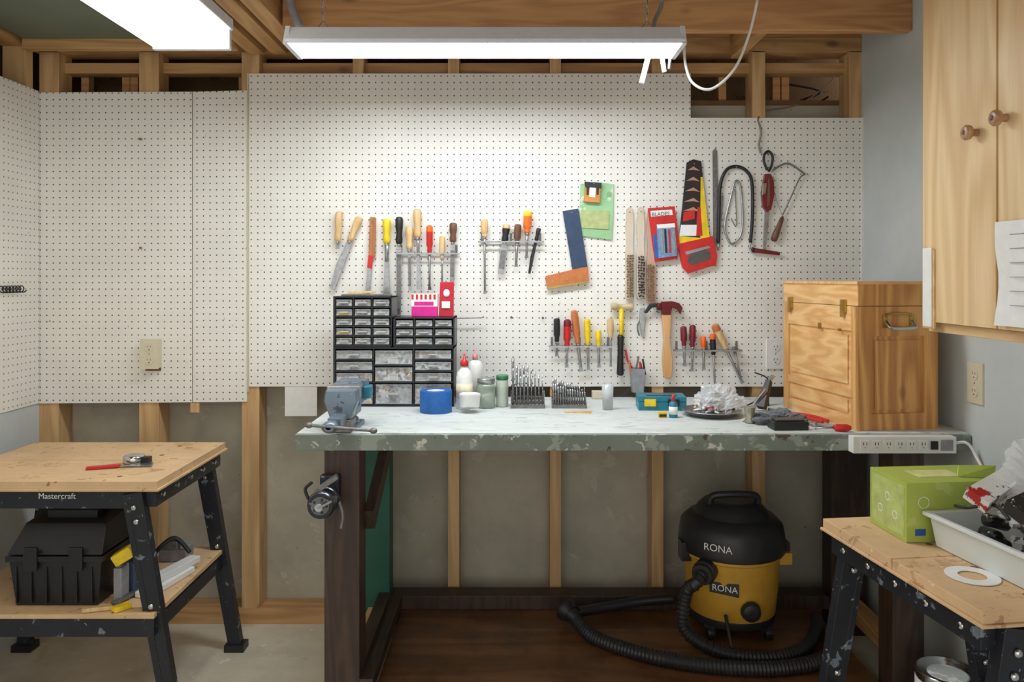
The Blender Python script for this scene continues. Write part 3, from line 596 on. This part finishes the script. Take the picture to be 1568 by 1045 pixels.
b=B('drinking_glass'); c=Vector((0.335,2.70,BT)); b.lathe(c,(0,0,1),[(0.018,0),(0.021,0.09),(0.019,0.09),(0.016,0.008)],GLS,24); b.lathe(c+Vector((0,0,.003)),(0,0,1),[(0.015,0),(0.017,0.05)],mat('nails_tan',(170,150,130),0.5,0.3,0.4,200),14); b.done()
b=B('wood_shim'); b.hexa([(0.18,2.63,BT),(0.27,2.62,BT),(0.27,2.645,BT),(0.18,2.65,BT)],[(0.18,2.63,BT+.003),(0.27,2.62,BT+.008),(0.27,2.645,BT+.008),(0.18,2.65,BT+.003)],LW); b.done()
b=B('drill_bit_case'); b.M=Matrix.Translation((0.44,2.68,BT))@Matrix.Rotation(-0.06,4,'Z'); b.box(0,0.165,0,0.1,0,0.03,TEAL); b.box(0,0.165,0.0,0.1,0.031,0.048,TEAL); b.box(0.02,0.06,-0.004,0,0.015,0.04,YEL); b.box(0.1,0.14,-0.004,0,0.015,0.04,BLK); b.box(0.03,0.135,0.02,0.08,0.048,0.051,mat('case_label',(26,90,110),0.4)); b.M=Matrix(); b.done(0.004)
b=B('marking_bottle'); c=Vector((0.532,2.545,BT)); b.lathe(c,(0,0,1),[(0.013,0),(0.014,0.004),(0.014,0.045),(0.006,0.055)],TEAL); b.lathe(c+Vector((0,0,.055)),(0,0,1),[(0.007,0),(0.004,0.022)],RED); b.ring(c+Vector((0,0,.012)),(0,0,1),.0138,.0145,.025,PAPER,20); b.done()
b=B('small_screw_box'); b.box(0.483,0.511,2.54,2.56,BT,BT+0.018,YEL); b.box(0.485,0.509,2.538,2.54,BT+.003,BT+.012,BLK); b.done(0.002)
CR=glass('crumpled_film',(240,243,245),0.12,0.5)
def crumple(name,c,sz,seed,mat_=None):
    b=B(name); n=48; k=24; vs=[];fs=[]
    for j in range(k+1):
        for i in range(n):
            t=math.pi*.5*j/k; f=2*math.pi*i/n
            q=Vector((math.cos(t)*math.cos(f),math.cos(t)*math.sin(f),math.sin(t)))
            d=1+0.45*mn.noise(q*2.3+Vector((seed,0,0)))+0.25*abs(mn.noise(q*6+Vector((0,seed,0))))+0.12*abs(mn.noise(q*13+Vector((0,0,seed))))
            vs.append(Vector(c)+Vector((q.x*sz[0]*d,q.y*sz[1]*d,max(0,q.z*sz[2]*d))))
    for j in range(k):
        for i in range(n): q=(i+1)%n; fs.append((j*n+i,j*n+q,(j+1)*n+q,(j+1)*n+i))
    b.add(vs,fs,mat_ or CR,False)
    return b.done()
b=B('metal_tray'); c=Vector((0.67,2.59,BT)); b.lathe(c,(0,0,1),[(0.065,0),(0.08,0.004),(0.098,0.018),(0.1,0.018),(0.097,0.021),(0.078,0.008),(0.0,0.007)],STEEL,36)
for i in range(44):
    a=random.uniform(0,6.28);r=random.uniform(0,.072); p=c+Vector((r*math.cos(a),r*math.sin(a)*.9,.012+random.uniform(0,.025))); e=Vector((random.uniform(-1,1),random.uniform(-1,1),random.uniform(-.2,.2))).normalized()*.014
    b.cyl(p-e,p+e,random.uniform(.002,.006),random.choice([STEEL,BLK,BRASS,GRY,RED,PAPER]),n=8)
b.done()
crumple('plastic_bag',(0.70,2.61,BT+0.022),(0.075,0.06,0.065),3.1)
b=B('tin_cup'); c=Vector((0.755,2.45,BT)); b.lathe(c,(0,0,1),[(0.014,0),(0.018,0.006),(0.012,0.014),(0.018,0.05),(0.02,0.052),(0.016,0.05)],mat('pewter',(176,170,150),0.35,0.6),20); b.done()
b=B('soldering_gun'); 
b.tube([(0.80,2.70,BT+.006),(0.88,2.75,BT+.03),(0.93,2.80,BT+.09),(0.90,2.86,BT+.11)],0.003,BLK); b.beam((0.86,2.66,BT+.012),(0.90,2.70,BT+.10),0.03,0.022,BLK,w1=.018); b.beam((0.895,2.70,BT+.09),(0.915,2.70,BT+.12),0.012,0.012,STEEL); b.beam((0.83,2.67,BT+.01),(0.88,2.67,BT+.075),0.012,0.012,CHROME); b.done(0.003)
crumple('tool_pouch',(0.85,2.45,BT),(0.085,0.05,0.034),8.2,mat('grey_canvas',(112,118,122),0.8,0,.35,60,.4))
b=B('eyeglasses_case'); b.M=Matrix.Translation((0.79,2.325,BT))@Matrix.Rotation(0.05,4,'Z'); b.box(0,0.108,0,0.055,0,0.026,BLK); b.box(0.01,0.098,0.005,0.05,0.026,0.032,mat('vinyl',(52,54,58),0.35)); b.M=Matrix(); b.done(0.005)
b=B('red_pliers')
b.tube([(0.90,2.60,BT+.008),(0.945,2.53,BT+.008),(0.965,2.46,BT+.008),(0.975,2.42,BT+.008)],0.006,RED); b.tube([(0.905,2.61,BT+.008),(0.96,2.56,BT+.008),(0.992,2.50,BT+.008),(1.0,2.44,BT+.008)],0.006,RED); b.beam((0.91,2.60,BT+.008),(0.885,2.66,BT+.008),0.022,0.01,STEEL,w1=.008); b.done(0.001)
b=B('adjustable_wrench'); b.beam((0.945,2.40,BT+.006),(1.0,2.35,BT+.006),0.016,0.008,STEEL); b.ring((0.94,2.405,BT),(0,0,1),0.008,0.017,0.01,STEEL,16); b.done(0.001)
b=B('screwdriver'); b.lathe((0.965,2.315,BT+.012),(1,-.15,0),[(0.006,0),(0.011,.006),(0.011,.04),(0.006,.05)],RED,8); b.cyl((0.965,2.315,BT+.012),(0.915,2.33,BT+.006),0.003,STEEL,n=8); b.done()
b=B('lighter'); b.box(0.90,0.925,2.77,2.80,BT,BT+0.05,BLK); b.cyl((0.912,2.785,BT+.05),(0.912,2.785,BT+.07),0.004,STEEL); b.done(0.003)

# ------------------------------------------------------------------ wooden tool chest
b=B('wooden_tool_chest'); b.M=Matrix.Translation((1.04,2.32,BT))@Matrix.Rotation(math.radians(8.5),4,'Z')
W=.265;D=.45;H=.448;LZ=.375; t=.012
b.box(t,W-t,t,D-t,0,H-.01,CEDZ)
b.box(0,W,0,D,LZ+.002,H,CEDY)
b.box(-.004,W+.004,-.004,D+.004,H-.006,H+.003,CEDX)
for y0,y1 in ((0,.035),(D-.035,D)): b.box(0,t,y0,y1,0,LZ,CEDZ); b.box(W-t,W,y0,y1,0,LZ,CEDZ)
b.box(0,t,.035,D-.035,.30,LZ,CEDY); b.box(0,t,.035,D-.035,.0,.035,CEDY); b.box(0,t,.035,D-.035,.095,.12,CEDY)
b.box(.006,t+.001,.035,D-.035,.035,.30,CEDY); b.box(.001,t,.055,D-.055,.135,.285,CEDY); b.box(.001,t,.055,D-.055,.045,.085,CEDY)
for x0,x1 in ((0,.045),(W-.045,W)): b.box(x0,x1,-.001,t,0,LZ,CEDK)
b.box(.045,W-.045,-.001,t,.285,LZ,CEDK); b.box(.045,W-.045,-.001,t,0,.05,CEDK); b.box(.045,W-.045,.007,t,.05,.285,CEDK); b.box(.058,W-.058,.003,t,.063,.272,CEDK)
b.box(0.001,W-.001,-.002,t,LZ+.003,H-.006,CEDK)
for y in (.07,D-.055): b.box(-.006,0,y-.014,y+.014,LZ-.02,LZ+.02,BRASS); b.box(-.012,-.005,y-.006,y+.006,LZ-.035,LZ+.015,BRASS)
b.box(-.006,0,.2,.212,.295,.315,BRASS); b.cyl((-.008,.09,.30),(0,.09,.30),.005,BRASS)
for x in (.088,.176): b.box(x-.008,x+.008,-.006,-.001,.31,.35,BRASS)
b.tube([(.088,-.006,.345),(.100,-.006,.352),(.164,-.006,.352),(.176,-.006,.345)],.0035,BRASS); b.tube([(.088,-.006,.33),(.088,-.024,.315),(.10,-.028,.31),(.164,-.028,.31),(.176,-.024,.315),(.176,-.006,.33)],.0055,CHROME)
b.M=Matrix(); b.done(0.003)

# ------------------------------------------------------------------ wall-hung cabinet
b=B('hanging_cupboard'); CX=1.06; Z0=1.215; Z1=2.28; Y1=1.995; Y0=1.34
b.box(CX+.02,XR-.001,Y0,Y1-.005,Z0,Z1,OAK); b.box(CX+.018,CX+.022,Y0,Y1,Z0-.004,Z0+.02,OAKE)
for y0,y1 in ((1.69,1.99),(Y0,1.682)): b.box(CX,CX+.018,y0,y1,Z0+.022,Z1-.02,OAK)
for y,z in ((1.756,1.68),(1.652,1.692)):
    b.lathe((CX,y,z),(-1,0,0),[(.009,0),(.008,.012),(.016,.018),(.018,.026),(.014,.032),(.006,.033)],KN,22); b.lathe((CX-.032,y,z),(-1,0,0),[(.007,0),(.004,.003)],DW,12)
b.box(CX-.004,CX+.002,1.93,1.985,1.22,1.42,OAKE); b.box(CX-.0065,CX-.004,1.938,1.98,1.225,1.425,WHT); b.done(0.003)
b=B('paper_note'); vs=[];fs=[]
for j in range(9):
    for i in range(7):
        y=1.673-i*.03; z=1.47-j*.028; vs.append((CX-.003-.010*math.exp(-(i)*.8)*(0.3+abs(j-4)/6)-.003*math.sin(j*.9),y,z))
for j in range(8):
    for i in range(6): fs.append((j*7+i,j*7+i+1,(j+1)*7+i+1,(j+1)*7+i))
b.add(vs,fs,PAPER,True)
INK=mat('ink_grey',(150,150,160),0.8)
for j in range(6): b.box(CX-.0085,CX-.0078,1.55,1.63,1.44-j*.03,1.4415-j*.03,INK)
b.done()

# ------------------------------------------------------------------ folding workbenches
def workmate(M,W,shelf,label,name='folding_workbench'):
    b=B(name); b.M=M; T=.748; D=.545
    b.box(0,W,0,.265,T-.022,T,PLY); b.box(0,W,.268,D,T-.022,T,PLY)
    b.box(-.006,W,-.006,D+.003,T-.028,T-.022,PLY)
    for y in (.02,D-.05): b.box(.06,W-.02,y,y+.03,T-.085,T-.028,BLKM)
    b.box(.012,.042,.02,D-.02,T-.08,T-.028,BLKM); b.box(W-.09,W-.05,.02,D-.02,T-.07,T-.028,BLKM)
    for k in range(5): b.lathe((.012,.07+k*.1,T-.055),(-1,0,0),[(.008,0),(.007,.004),(.003,.006)],CHROME,10)
    for sx,xt,xb in ((1,.075,-.045),(-1,W-.075,W+.03)):
        for y in (.0,D-.035):
            b.beam((xt,y+.015,T-.035),(xb,y+.015,.02),.03,.06,BLKM,up=(1,0,0),w1=.03,h1=.046)
            b.beam((xt+.014,y+.002,T-.06),(xb+.010,y+.002,.05),.006,.006,BLKM,up=(0,1,0))
            b.box(xb-.035,xb+.035,y-.01,y+.045,0,.025,BLK)
            for k in (.06,.12,.48,.56): 
                p=Vector((xt,y-.001,T-.035)).lerp(Vector((xb,y-.001,.02)),k); b.lathe(p,(0,-1,0),[(.009,0),(.008,.004),(.004,.007)],CHROME,10)
        zz=.345; xs=xt+(xb-xt)*(T-.035-zz)/(T-.055)
        b.box(xs-.012,xs+.012,.0,D,zz-.045,zz,BLKM)
    if shelf:
        b.box(-.0,W-.02,-.02,.0,.30,.352,BLKM); b.box(.0,W-.02,D,D+.02,.31,.352,BLKM)
        b.box(.0,W-.02,-.02,D,.353,.366,PLY)
    else:
        b.box(.02,W-.02,D-.03,D,.25,.30,BLKM)
    if label: b.text('Mastercraft',M.inverted()@Vector((-1.405,2.287,.693)),(-1,0,0),(0,0,1),.024,WHT)
    for y in (.06,.2,.34,.48): b.lathe((.14,y,T),(0,0,1),[(.008,-.002),(.008,.0006)],DW,12)
    b.M=Matrix(); return b.done(0.002)
ML=Matrix.Translation((-1.045,2.27,0))@Matrix.Scale(-1,4,(1,0,0))
workmate(ML,.69,True,True)
MR=Matrix.Translation((.845,1.384,0))@Matrix.Rotation(math.radians(7.3),4,'Z')
workmate(MR,.44,False,False)
# items on the left bench
b=B('putty_knife'); b.beam((-1.33,2.41,.753),(-1.24,2.44,.755),.022,.008,RED); b.beam((-1.24,2.44,.753),(-1.15,2.47,.751),.01,.002,STEEL,w1=.06); b.done(0.001)
b=B('tape_measure'); b.lathe((-1.225,2.50,.749),(0,0,1),[(.03,0),(.033,.004),(.033,.02),(.028,.026)],CHROME,24); b.box(-1.2,-1.17,2.485,2.51,.749,.77,BLK); b.done(0.003)
# toolbox
b=B('toolbox'); TB=mat('toolbox_black',(34,34,37),0.35,0,.25,20); x0=-1.50;x1=-1.225;y0=2.30;y1=2.56;z=.367
b.hexa([(x0+.015,y0+.01,z),(x1-.015,y0+.01,z),(x1-.015,y1,z),(x0+.015,y1,z)],[(x0,y0,z+.135),(x1,y0,z+.135),(x1,y1,z+.135),(x0,y1,z+.135)],TB)
b.box(x0-.008,x1+.008,y0-.008,y1+.008,z+.135,z+.152,TB)
b.hexa([(x0-.004,y0-.004,z+.156),(x1+.004,y0-.004,z+.156),(x1+.004,y1+.004,z+.156),(x0-.004,y1+.004,z+.156)],[(x0+.02,y0+.05,z+.235),(x1-.01,y0+.05,z+.235),(x1-.01,y1-.02,z+.25),(x0+.02,y1-.02,z+.25)],TB)
b.box(x0+.06,x1-.06,y0+.09,y0+.17,z+.235,z+.262,TB); b.tube([(x0+.07,y0+.13,z+.25),(x0+.09,y0+.13,z+.285),(x1-.09,y0+.13,z+.285),(x1-.07,y0+.13,z+.25)],.01,TB)
for x in (x0+.05,x1-.09): b.box(x,x+.04,y0-.014,y0-.004,z+.11,z+.18,TB)
for i in range(6): b.box(x0+.02+i*.045,x0+.024+i*.045,y0-.003,y0+.012,z+.01,z+.12,TB)
b.done(0.006)
b=B('bar_clamp'); b.beam((-1.19,2.30,.376),(-1.16,2.40,.376),.02,.01,STEELD); b.box(-1.205,-1.18,2.33,2.38,.37,.47,GRY); b.beam((-1.205,2.34,.49),(-1.155,2.35,.52),.04,.035,YEL); b.cyl((-1.19,2.34,.47),(-1.19,2.34,.50),.01,STEELD); b.box(-1.20,-1.17,2.39,2.44,.368,.46,mat('clamp_blue',(70,86,110),.4)); b.beam((-1.195,2.42,.47),(-1.14,2.40,.56),.018,.018,BLK); b.done(0.003)
b=B('plank_offcut'); b.beam((-1.13,2.36,.376),(-1.085,2.58,.376),.055,.018,PAPER); b.beam((-1.13,2.42,.396),(-1.075,2.62,.396),.04,.02,WHT); b.done(0.002)
b=B('wood_offcut'); b.beam((-1.26,2.262,.373),(-1.185,2.285,.373),.02,.012,LW); b.beam((-1.17,2.262,.374),(-1.14,2.30,.374),.03,.014,YEL); b.done(0.002)
b=B('sanding_pad'); b.box(-1.22,-1.13,2.66,2.74,.367,.41,GRY); b.box(-1.2,-1.15,2.65,2.68,.41,.44,STEELD); b.tube([(-1.24,2.64,.38),(-1.2,2.64,.43),(-1.16,2.66,.45),(-1.11,2.66,.40)],.008,BLK); b.done(0.004)
# items on the right bench
TZ=.749
b=B('tissue_box'); GB=splotch('tissue_green',(176,194,88),[(16,0.62,(188,204,110)),(24,0.70,(206,218,150))],.5,.0,0,.08)
b.M=Matrix.Translation((.893,1.745,TZ))@Matrix.Rotation(math.radians(5),4,'Z'); b.box(0,.225,0,.15,0,.135,GB); b.box(.06,.165,.045,.105,.135,.1365,mat('slot_yellow',(222,222,150))); b.box(.02,.045,-.001,0,.015,.03,mat('logo_blue',(40,90,170))); b.box(-.0008,0,.01,.14,.01,.125,mat('tissue_green2',(190,204,124)))
for i in range(3): b.ring((.0-.0009,.045+i*.03,.05+(i%2)*.035),(-1,0,0),.008,.010,.0003,PAPER,20); b.ring((.04+i*.07,-.0009,.09-(i%2)*.04),(0,-1,0),.012,.0135,.0003,PAPER,24)
b.hexa([(.15,.04,.136),(.225,.02,.136),(.225,.025,.136),(.15,.045,.136)],[(.16,.05,.16),(.23,.02,.165),(.23,.022,.165),(.16,.052,.16)],GB); b.M=Matrix(); b.done(0.001)
TRM=Matrix.Translation((1.008,1.332,TZ))@Matrix.Rotation(math.radians(9),4,'Z')
b=B('plastic_tray'); TR=mat('tray_white',(220,226,224),.4,0,.06,10); b.M=TRM
w=.25;l=.395;h=.075;e=.010;t=.004
def rq(x0,y0,x1,y1,z): return [(x0,y0,z),(x1,y0,z),(x1,y1,z),(x0,y1,z)]
vs=rq(0,0,w,l,0)+rq(-e,-e,w+e,l+e,h)+rq(-e-.01,-e-.01,w+e+.01,l+e+.01,h-.01)+rq(-e-.01,-e-.01,w+e+.01,l+e+.01,h)+rq(-e+t,-e+t,w+e-t,l+e-t,h)+rq(t,t,w-t,l-t,t)
q=lambda a,c:[(a*4+i,a*4+(i+1)%4,c*4+(i+1)%4,c*4+i) for i in range(4)]
b.add(vs,q(0,1)+q(1,2)+q(2,3)+q(3,4)+q(4,5)+[(0,1,2,3),(20,21,22,23)],TR); b.M=Matrix(); b.done(0.003)
b=B('clutter_pile'); pk=[splotch('wrap_red_white',(232,232,228),[(22,.56,(176,36,40)),(40,.62,(60,50,50))],.3,.1),splotch('wrap_black',(34,34,38),[(26,.6,(214,190,120)),(44,.63,(220,220,220))],.3,.1),BLK,splotch('wrap_white',(236,236,232),[(26,.6,(160,60,60))],.4,.1)]
b.M=TRM
for i in range(44):
    k=i/44; z=.02+.125*k; s_=1-.35*k
    p=Vector((.125+random.uniform(-.085,.08)*s_,.20+random.uniform(-.15,.14)*s_,z)); ax=Vector((random.uniform(-1,1),random.uniform(-1,1),random.uniform(-.3,.3))).normalized()
    m=pk[i%4]
    if i%3==0: b.lathe(p-ax*.03,ax,[(.008,0),(.014,.004),(.014,.054),(.009,.06)],m,12)
    else: b.beam(p-ax*.036,p+ax*.036,.05,.014,m,up=(random.uniform(-.5,.5),random.uniform(-.5,.5),1),w1=.042)
for (x,y,z,a) in ((.06,.30,.15,.5),(.07,.20,.15,.35)):
    ax=Vector((math.cos(a),math.sin(a)*.6,.25)).normalized(); b.beam(Vector((x,y,z))-ax*.06,Vector((x,y,z))+ax*.07,.05,.03,pk[0] if y>.25 else pk[1],up=(0,-.6,1),w1=.04)
TG=mat('torch_grey',(70,76,84),.3,.4)
b.cyl((.05,.20,.10),(.0,.05,.095),.013,TG); b.cyl((.0,.05,.095),(-.008,.025,.095),.019,TG)
b.tube([(.02,.36,.10),(.0,.30,.115),(.03,.26,.13),(.01,.2,.12)],.004,BLK)
b.M=Matrix(); b.done(0.001)
crumple('plastic_bag',(1.15,1.62,TZ+.10),(.10,.08,.14),5.7)
b=B('paper_disc'); b.ring((.925,1.55,TZ),(0,0,1),.026,.05,.002,PAPER,32); b.done()
b=B('paint_can'); c=Vector((1.235,2.185,0)); b.lathe(c,(0,0,1),[(.083,0),(.085,.004),(.083,.008),(.083,.225),(.086,.231),(.085,.237),(.078,.237),(.076,.231),(.062,.231),(.060,.226),(0,.226)],CHROME,40); b.ring(c+Vector((0,0,.02)),(0,0,1),.083,.084,.19,WHT,40); b.box(1.19,1.27,2.098,2.103,.06,.15,TEAL)
b.lathe(c+Vector((0,0,.2265)),(0,0,1),[(.055,0),(.05,.002)],splotch('paint_lid',(200,204,200),[(20,.55,(240,240,236)),(30,.62,(150,160,160))],.4,.2),30)
b.tube([c+Vector((-.085,0,.18)),c+Vector((-.07,-.075,.13)),c+Vector((0,-.10,.11)),c+Vector((.07,-.075,.13)),c+Vector((.085,0,.18))],.002,STEEL); b.done()

# ------------------------------------------------------------------ shop vacuum
b=B('shop_vacuum'); c=Vector((.784,2.76,DECK)); VB=mat('vac_black',(42,42,44),.4,0,.2,20)
for i in range(4):
    a=math.pi/4+i*math.pi/2; p=c+Vector((.14*math.cos(a),.14*math.sin(a),.022)); b.cyl(p+Vector((-.012,0,0)),p+Vector((.012,0,0)),.022,VB); b.beam(p+Vector((0,0,.01)),c+Vector((.11*math.cos(a),.11*math.sin(a),.07)),.04,.03,VB)
b.lathe(c,(0,0,1),[(.12,.045),(.15,.05),(.152,.075),(.148,.078)],VB,40)
b.lathe(c,(0,0,1),[(.14,.06),(.150,.07),(.160,.16),(.168,.27),(.174,.275),(.174,.288)],VACY,44)
b.lathe(c,(0,0,1),[(.178,.285),(.184,.29),(.186,.31),(.182,.35),(.176,.38),(.150,.405),(.13,.41),(.12,.43),(.10,.45),(.06,.455)],VB,44)
b.lathe(c,(0,0,1),[(.11,.395),(.112,.43)],mat('vac_vent',(24,24,26)),36)
b.tube([c+Vector((-.085,-.03,.43)),c+Vector((-.08,-.04,.475)),c+Vector((-.04,-.05,.487)),c+Vector((.04,-.05,.487)),c+Vector((.08,-.04,.475)),c+Vector((.085,-.03,.43))],.012,VB,10)
for sx in (-1,1): b.box(c.x+sx*.17-.02,c.x+sx*.17+.02,c.y-.06,c.y+.0,DECK+.255,DECK+.32,VB)
b.box(c.x+.145,c.x+.19,c.y-.08,c.y-.03,DECK+.25,DECK+.29,VACY)
inl=c+Vector((-.12,-.125,.25)); b.lathe(inl,(-.5,-.8,-.05),[(.04,-.03),(.04,.03),(.034,.034),(.034,.05)],VB,20)
b.lathe(c+Vector((.02,-.15,.125)),(0,-1,-.1),[(.02,0),(.035,.012),(.03,.03),(.015,.035)],VB,20)
def curved_text(txt,R,z,th,size,m,patch=None):
    th=math.radians(th); rt=Vector((-math.sin(th),math.cos(th),0)); o=c+Vector((math.cos(th)*R,math.sin(th)*R,z)); nrm=Vector((math.cos(th),math.sin(th),0))
    hw=size*1.35
    if patch:
        P=[o-rt*(hw+.008)+Vector((0,0,-.008)),o+rt*(hw+.008)+Vector((0,0,-.014)),o+rt*(hw+.008)+Vector((0,0,size)),o-rt*(hw+.008)+Vector((0,0,size*.95))]
        b.prism(P,-nrm*.02,patch)
    b.text(txt,o-rt*hw+nrm*.001,rt,(0,0,1),size,m)
curved_text('RONA',.163,.185,246,.030,WHT,VB)
curved_text('RONA',.187,.325,240,.034,WHT)
HZ=DECK+.024
h0=inl+Vector((-.5,-.8,-.05)).normalized()*.05
b.tube([h0,h0+Vector((-.025,-.02,-.02)),Vector((.59,2.60,DECK+.19)),Vector((.575,2.58,DECK+.08)),Vector((.64,2.54,HZ+.01)),Vector((.74,2.49,HZ)),Vector((.86,2.49,HZ)),Vector((.97,2.55,HZ)),Vector((1.05,2.67,HZ)),Vector((1.10,2.78,HZ))],.018,VB,12,6,False,.0045,.006)
b.tube([(.225,2.74,HZ+.012),(.27,2.64,HZ),(.36,2.55,HZ),(.50,2.47,HZ),(.68,2.42,HZ),(.85,2.42,HZ),(.99,2.47,HZ),(1.07,2.56,HZ),(1.10,2.66,HZ)],.020,VB,12,6,False,.0045,.006)
b.lathe((.225,2.74,HZ+.016),(-.55,.6,.25),[(.024,-.01),(.026,.02),(.038,.04),(.040,.055),(.036,.055),(.03,.02)],VB,20)
b.tube([(.24,2.80,HZ+.01),(.34,2.84,HZ+.01),(.48,2.87,HZ+.02),(.6,2.87,HZ+.03)],.018,VB,12)
b.cyl((.72,2.52,DECK+.03),(.72,2.60,DECK+.11),.006,VB); b.done(0.003)

# ------------------------------------------------------------------ world + camera
w=bpy.data.worlds.new('world'); scene.world=w; w.use_nodes=True
w.node_tree.nodes['Background'].inputs[0].default_value=(1.0,0.985,0.96,1); w.node_tree.nodes['Background'].inputs[1].default_value=1.3
cam=bpy.data.cameras.new('camera'); co=bpy.data.objects.new('camera',cam); scene.collection.objects.link(co)
co.location=(0,0,CAM_Z); co.rotation_euler=(math.pi/2,0,0); cam.sensor_width=36; cam.lens=36*F/1568.0; cam.shift_y=-97.5/1568.0; cam.clip_start=0.05
scene.camera=co
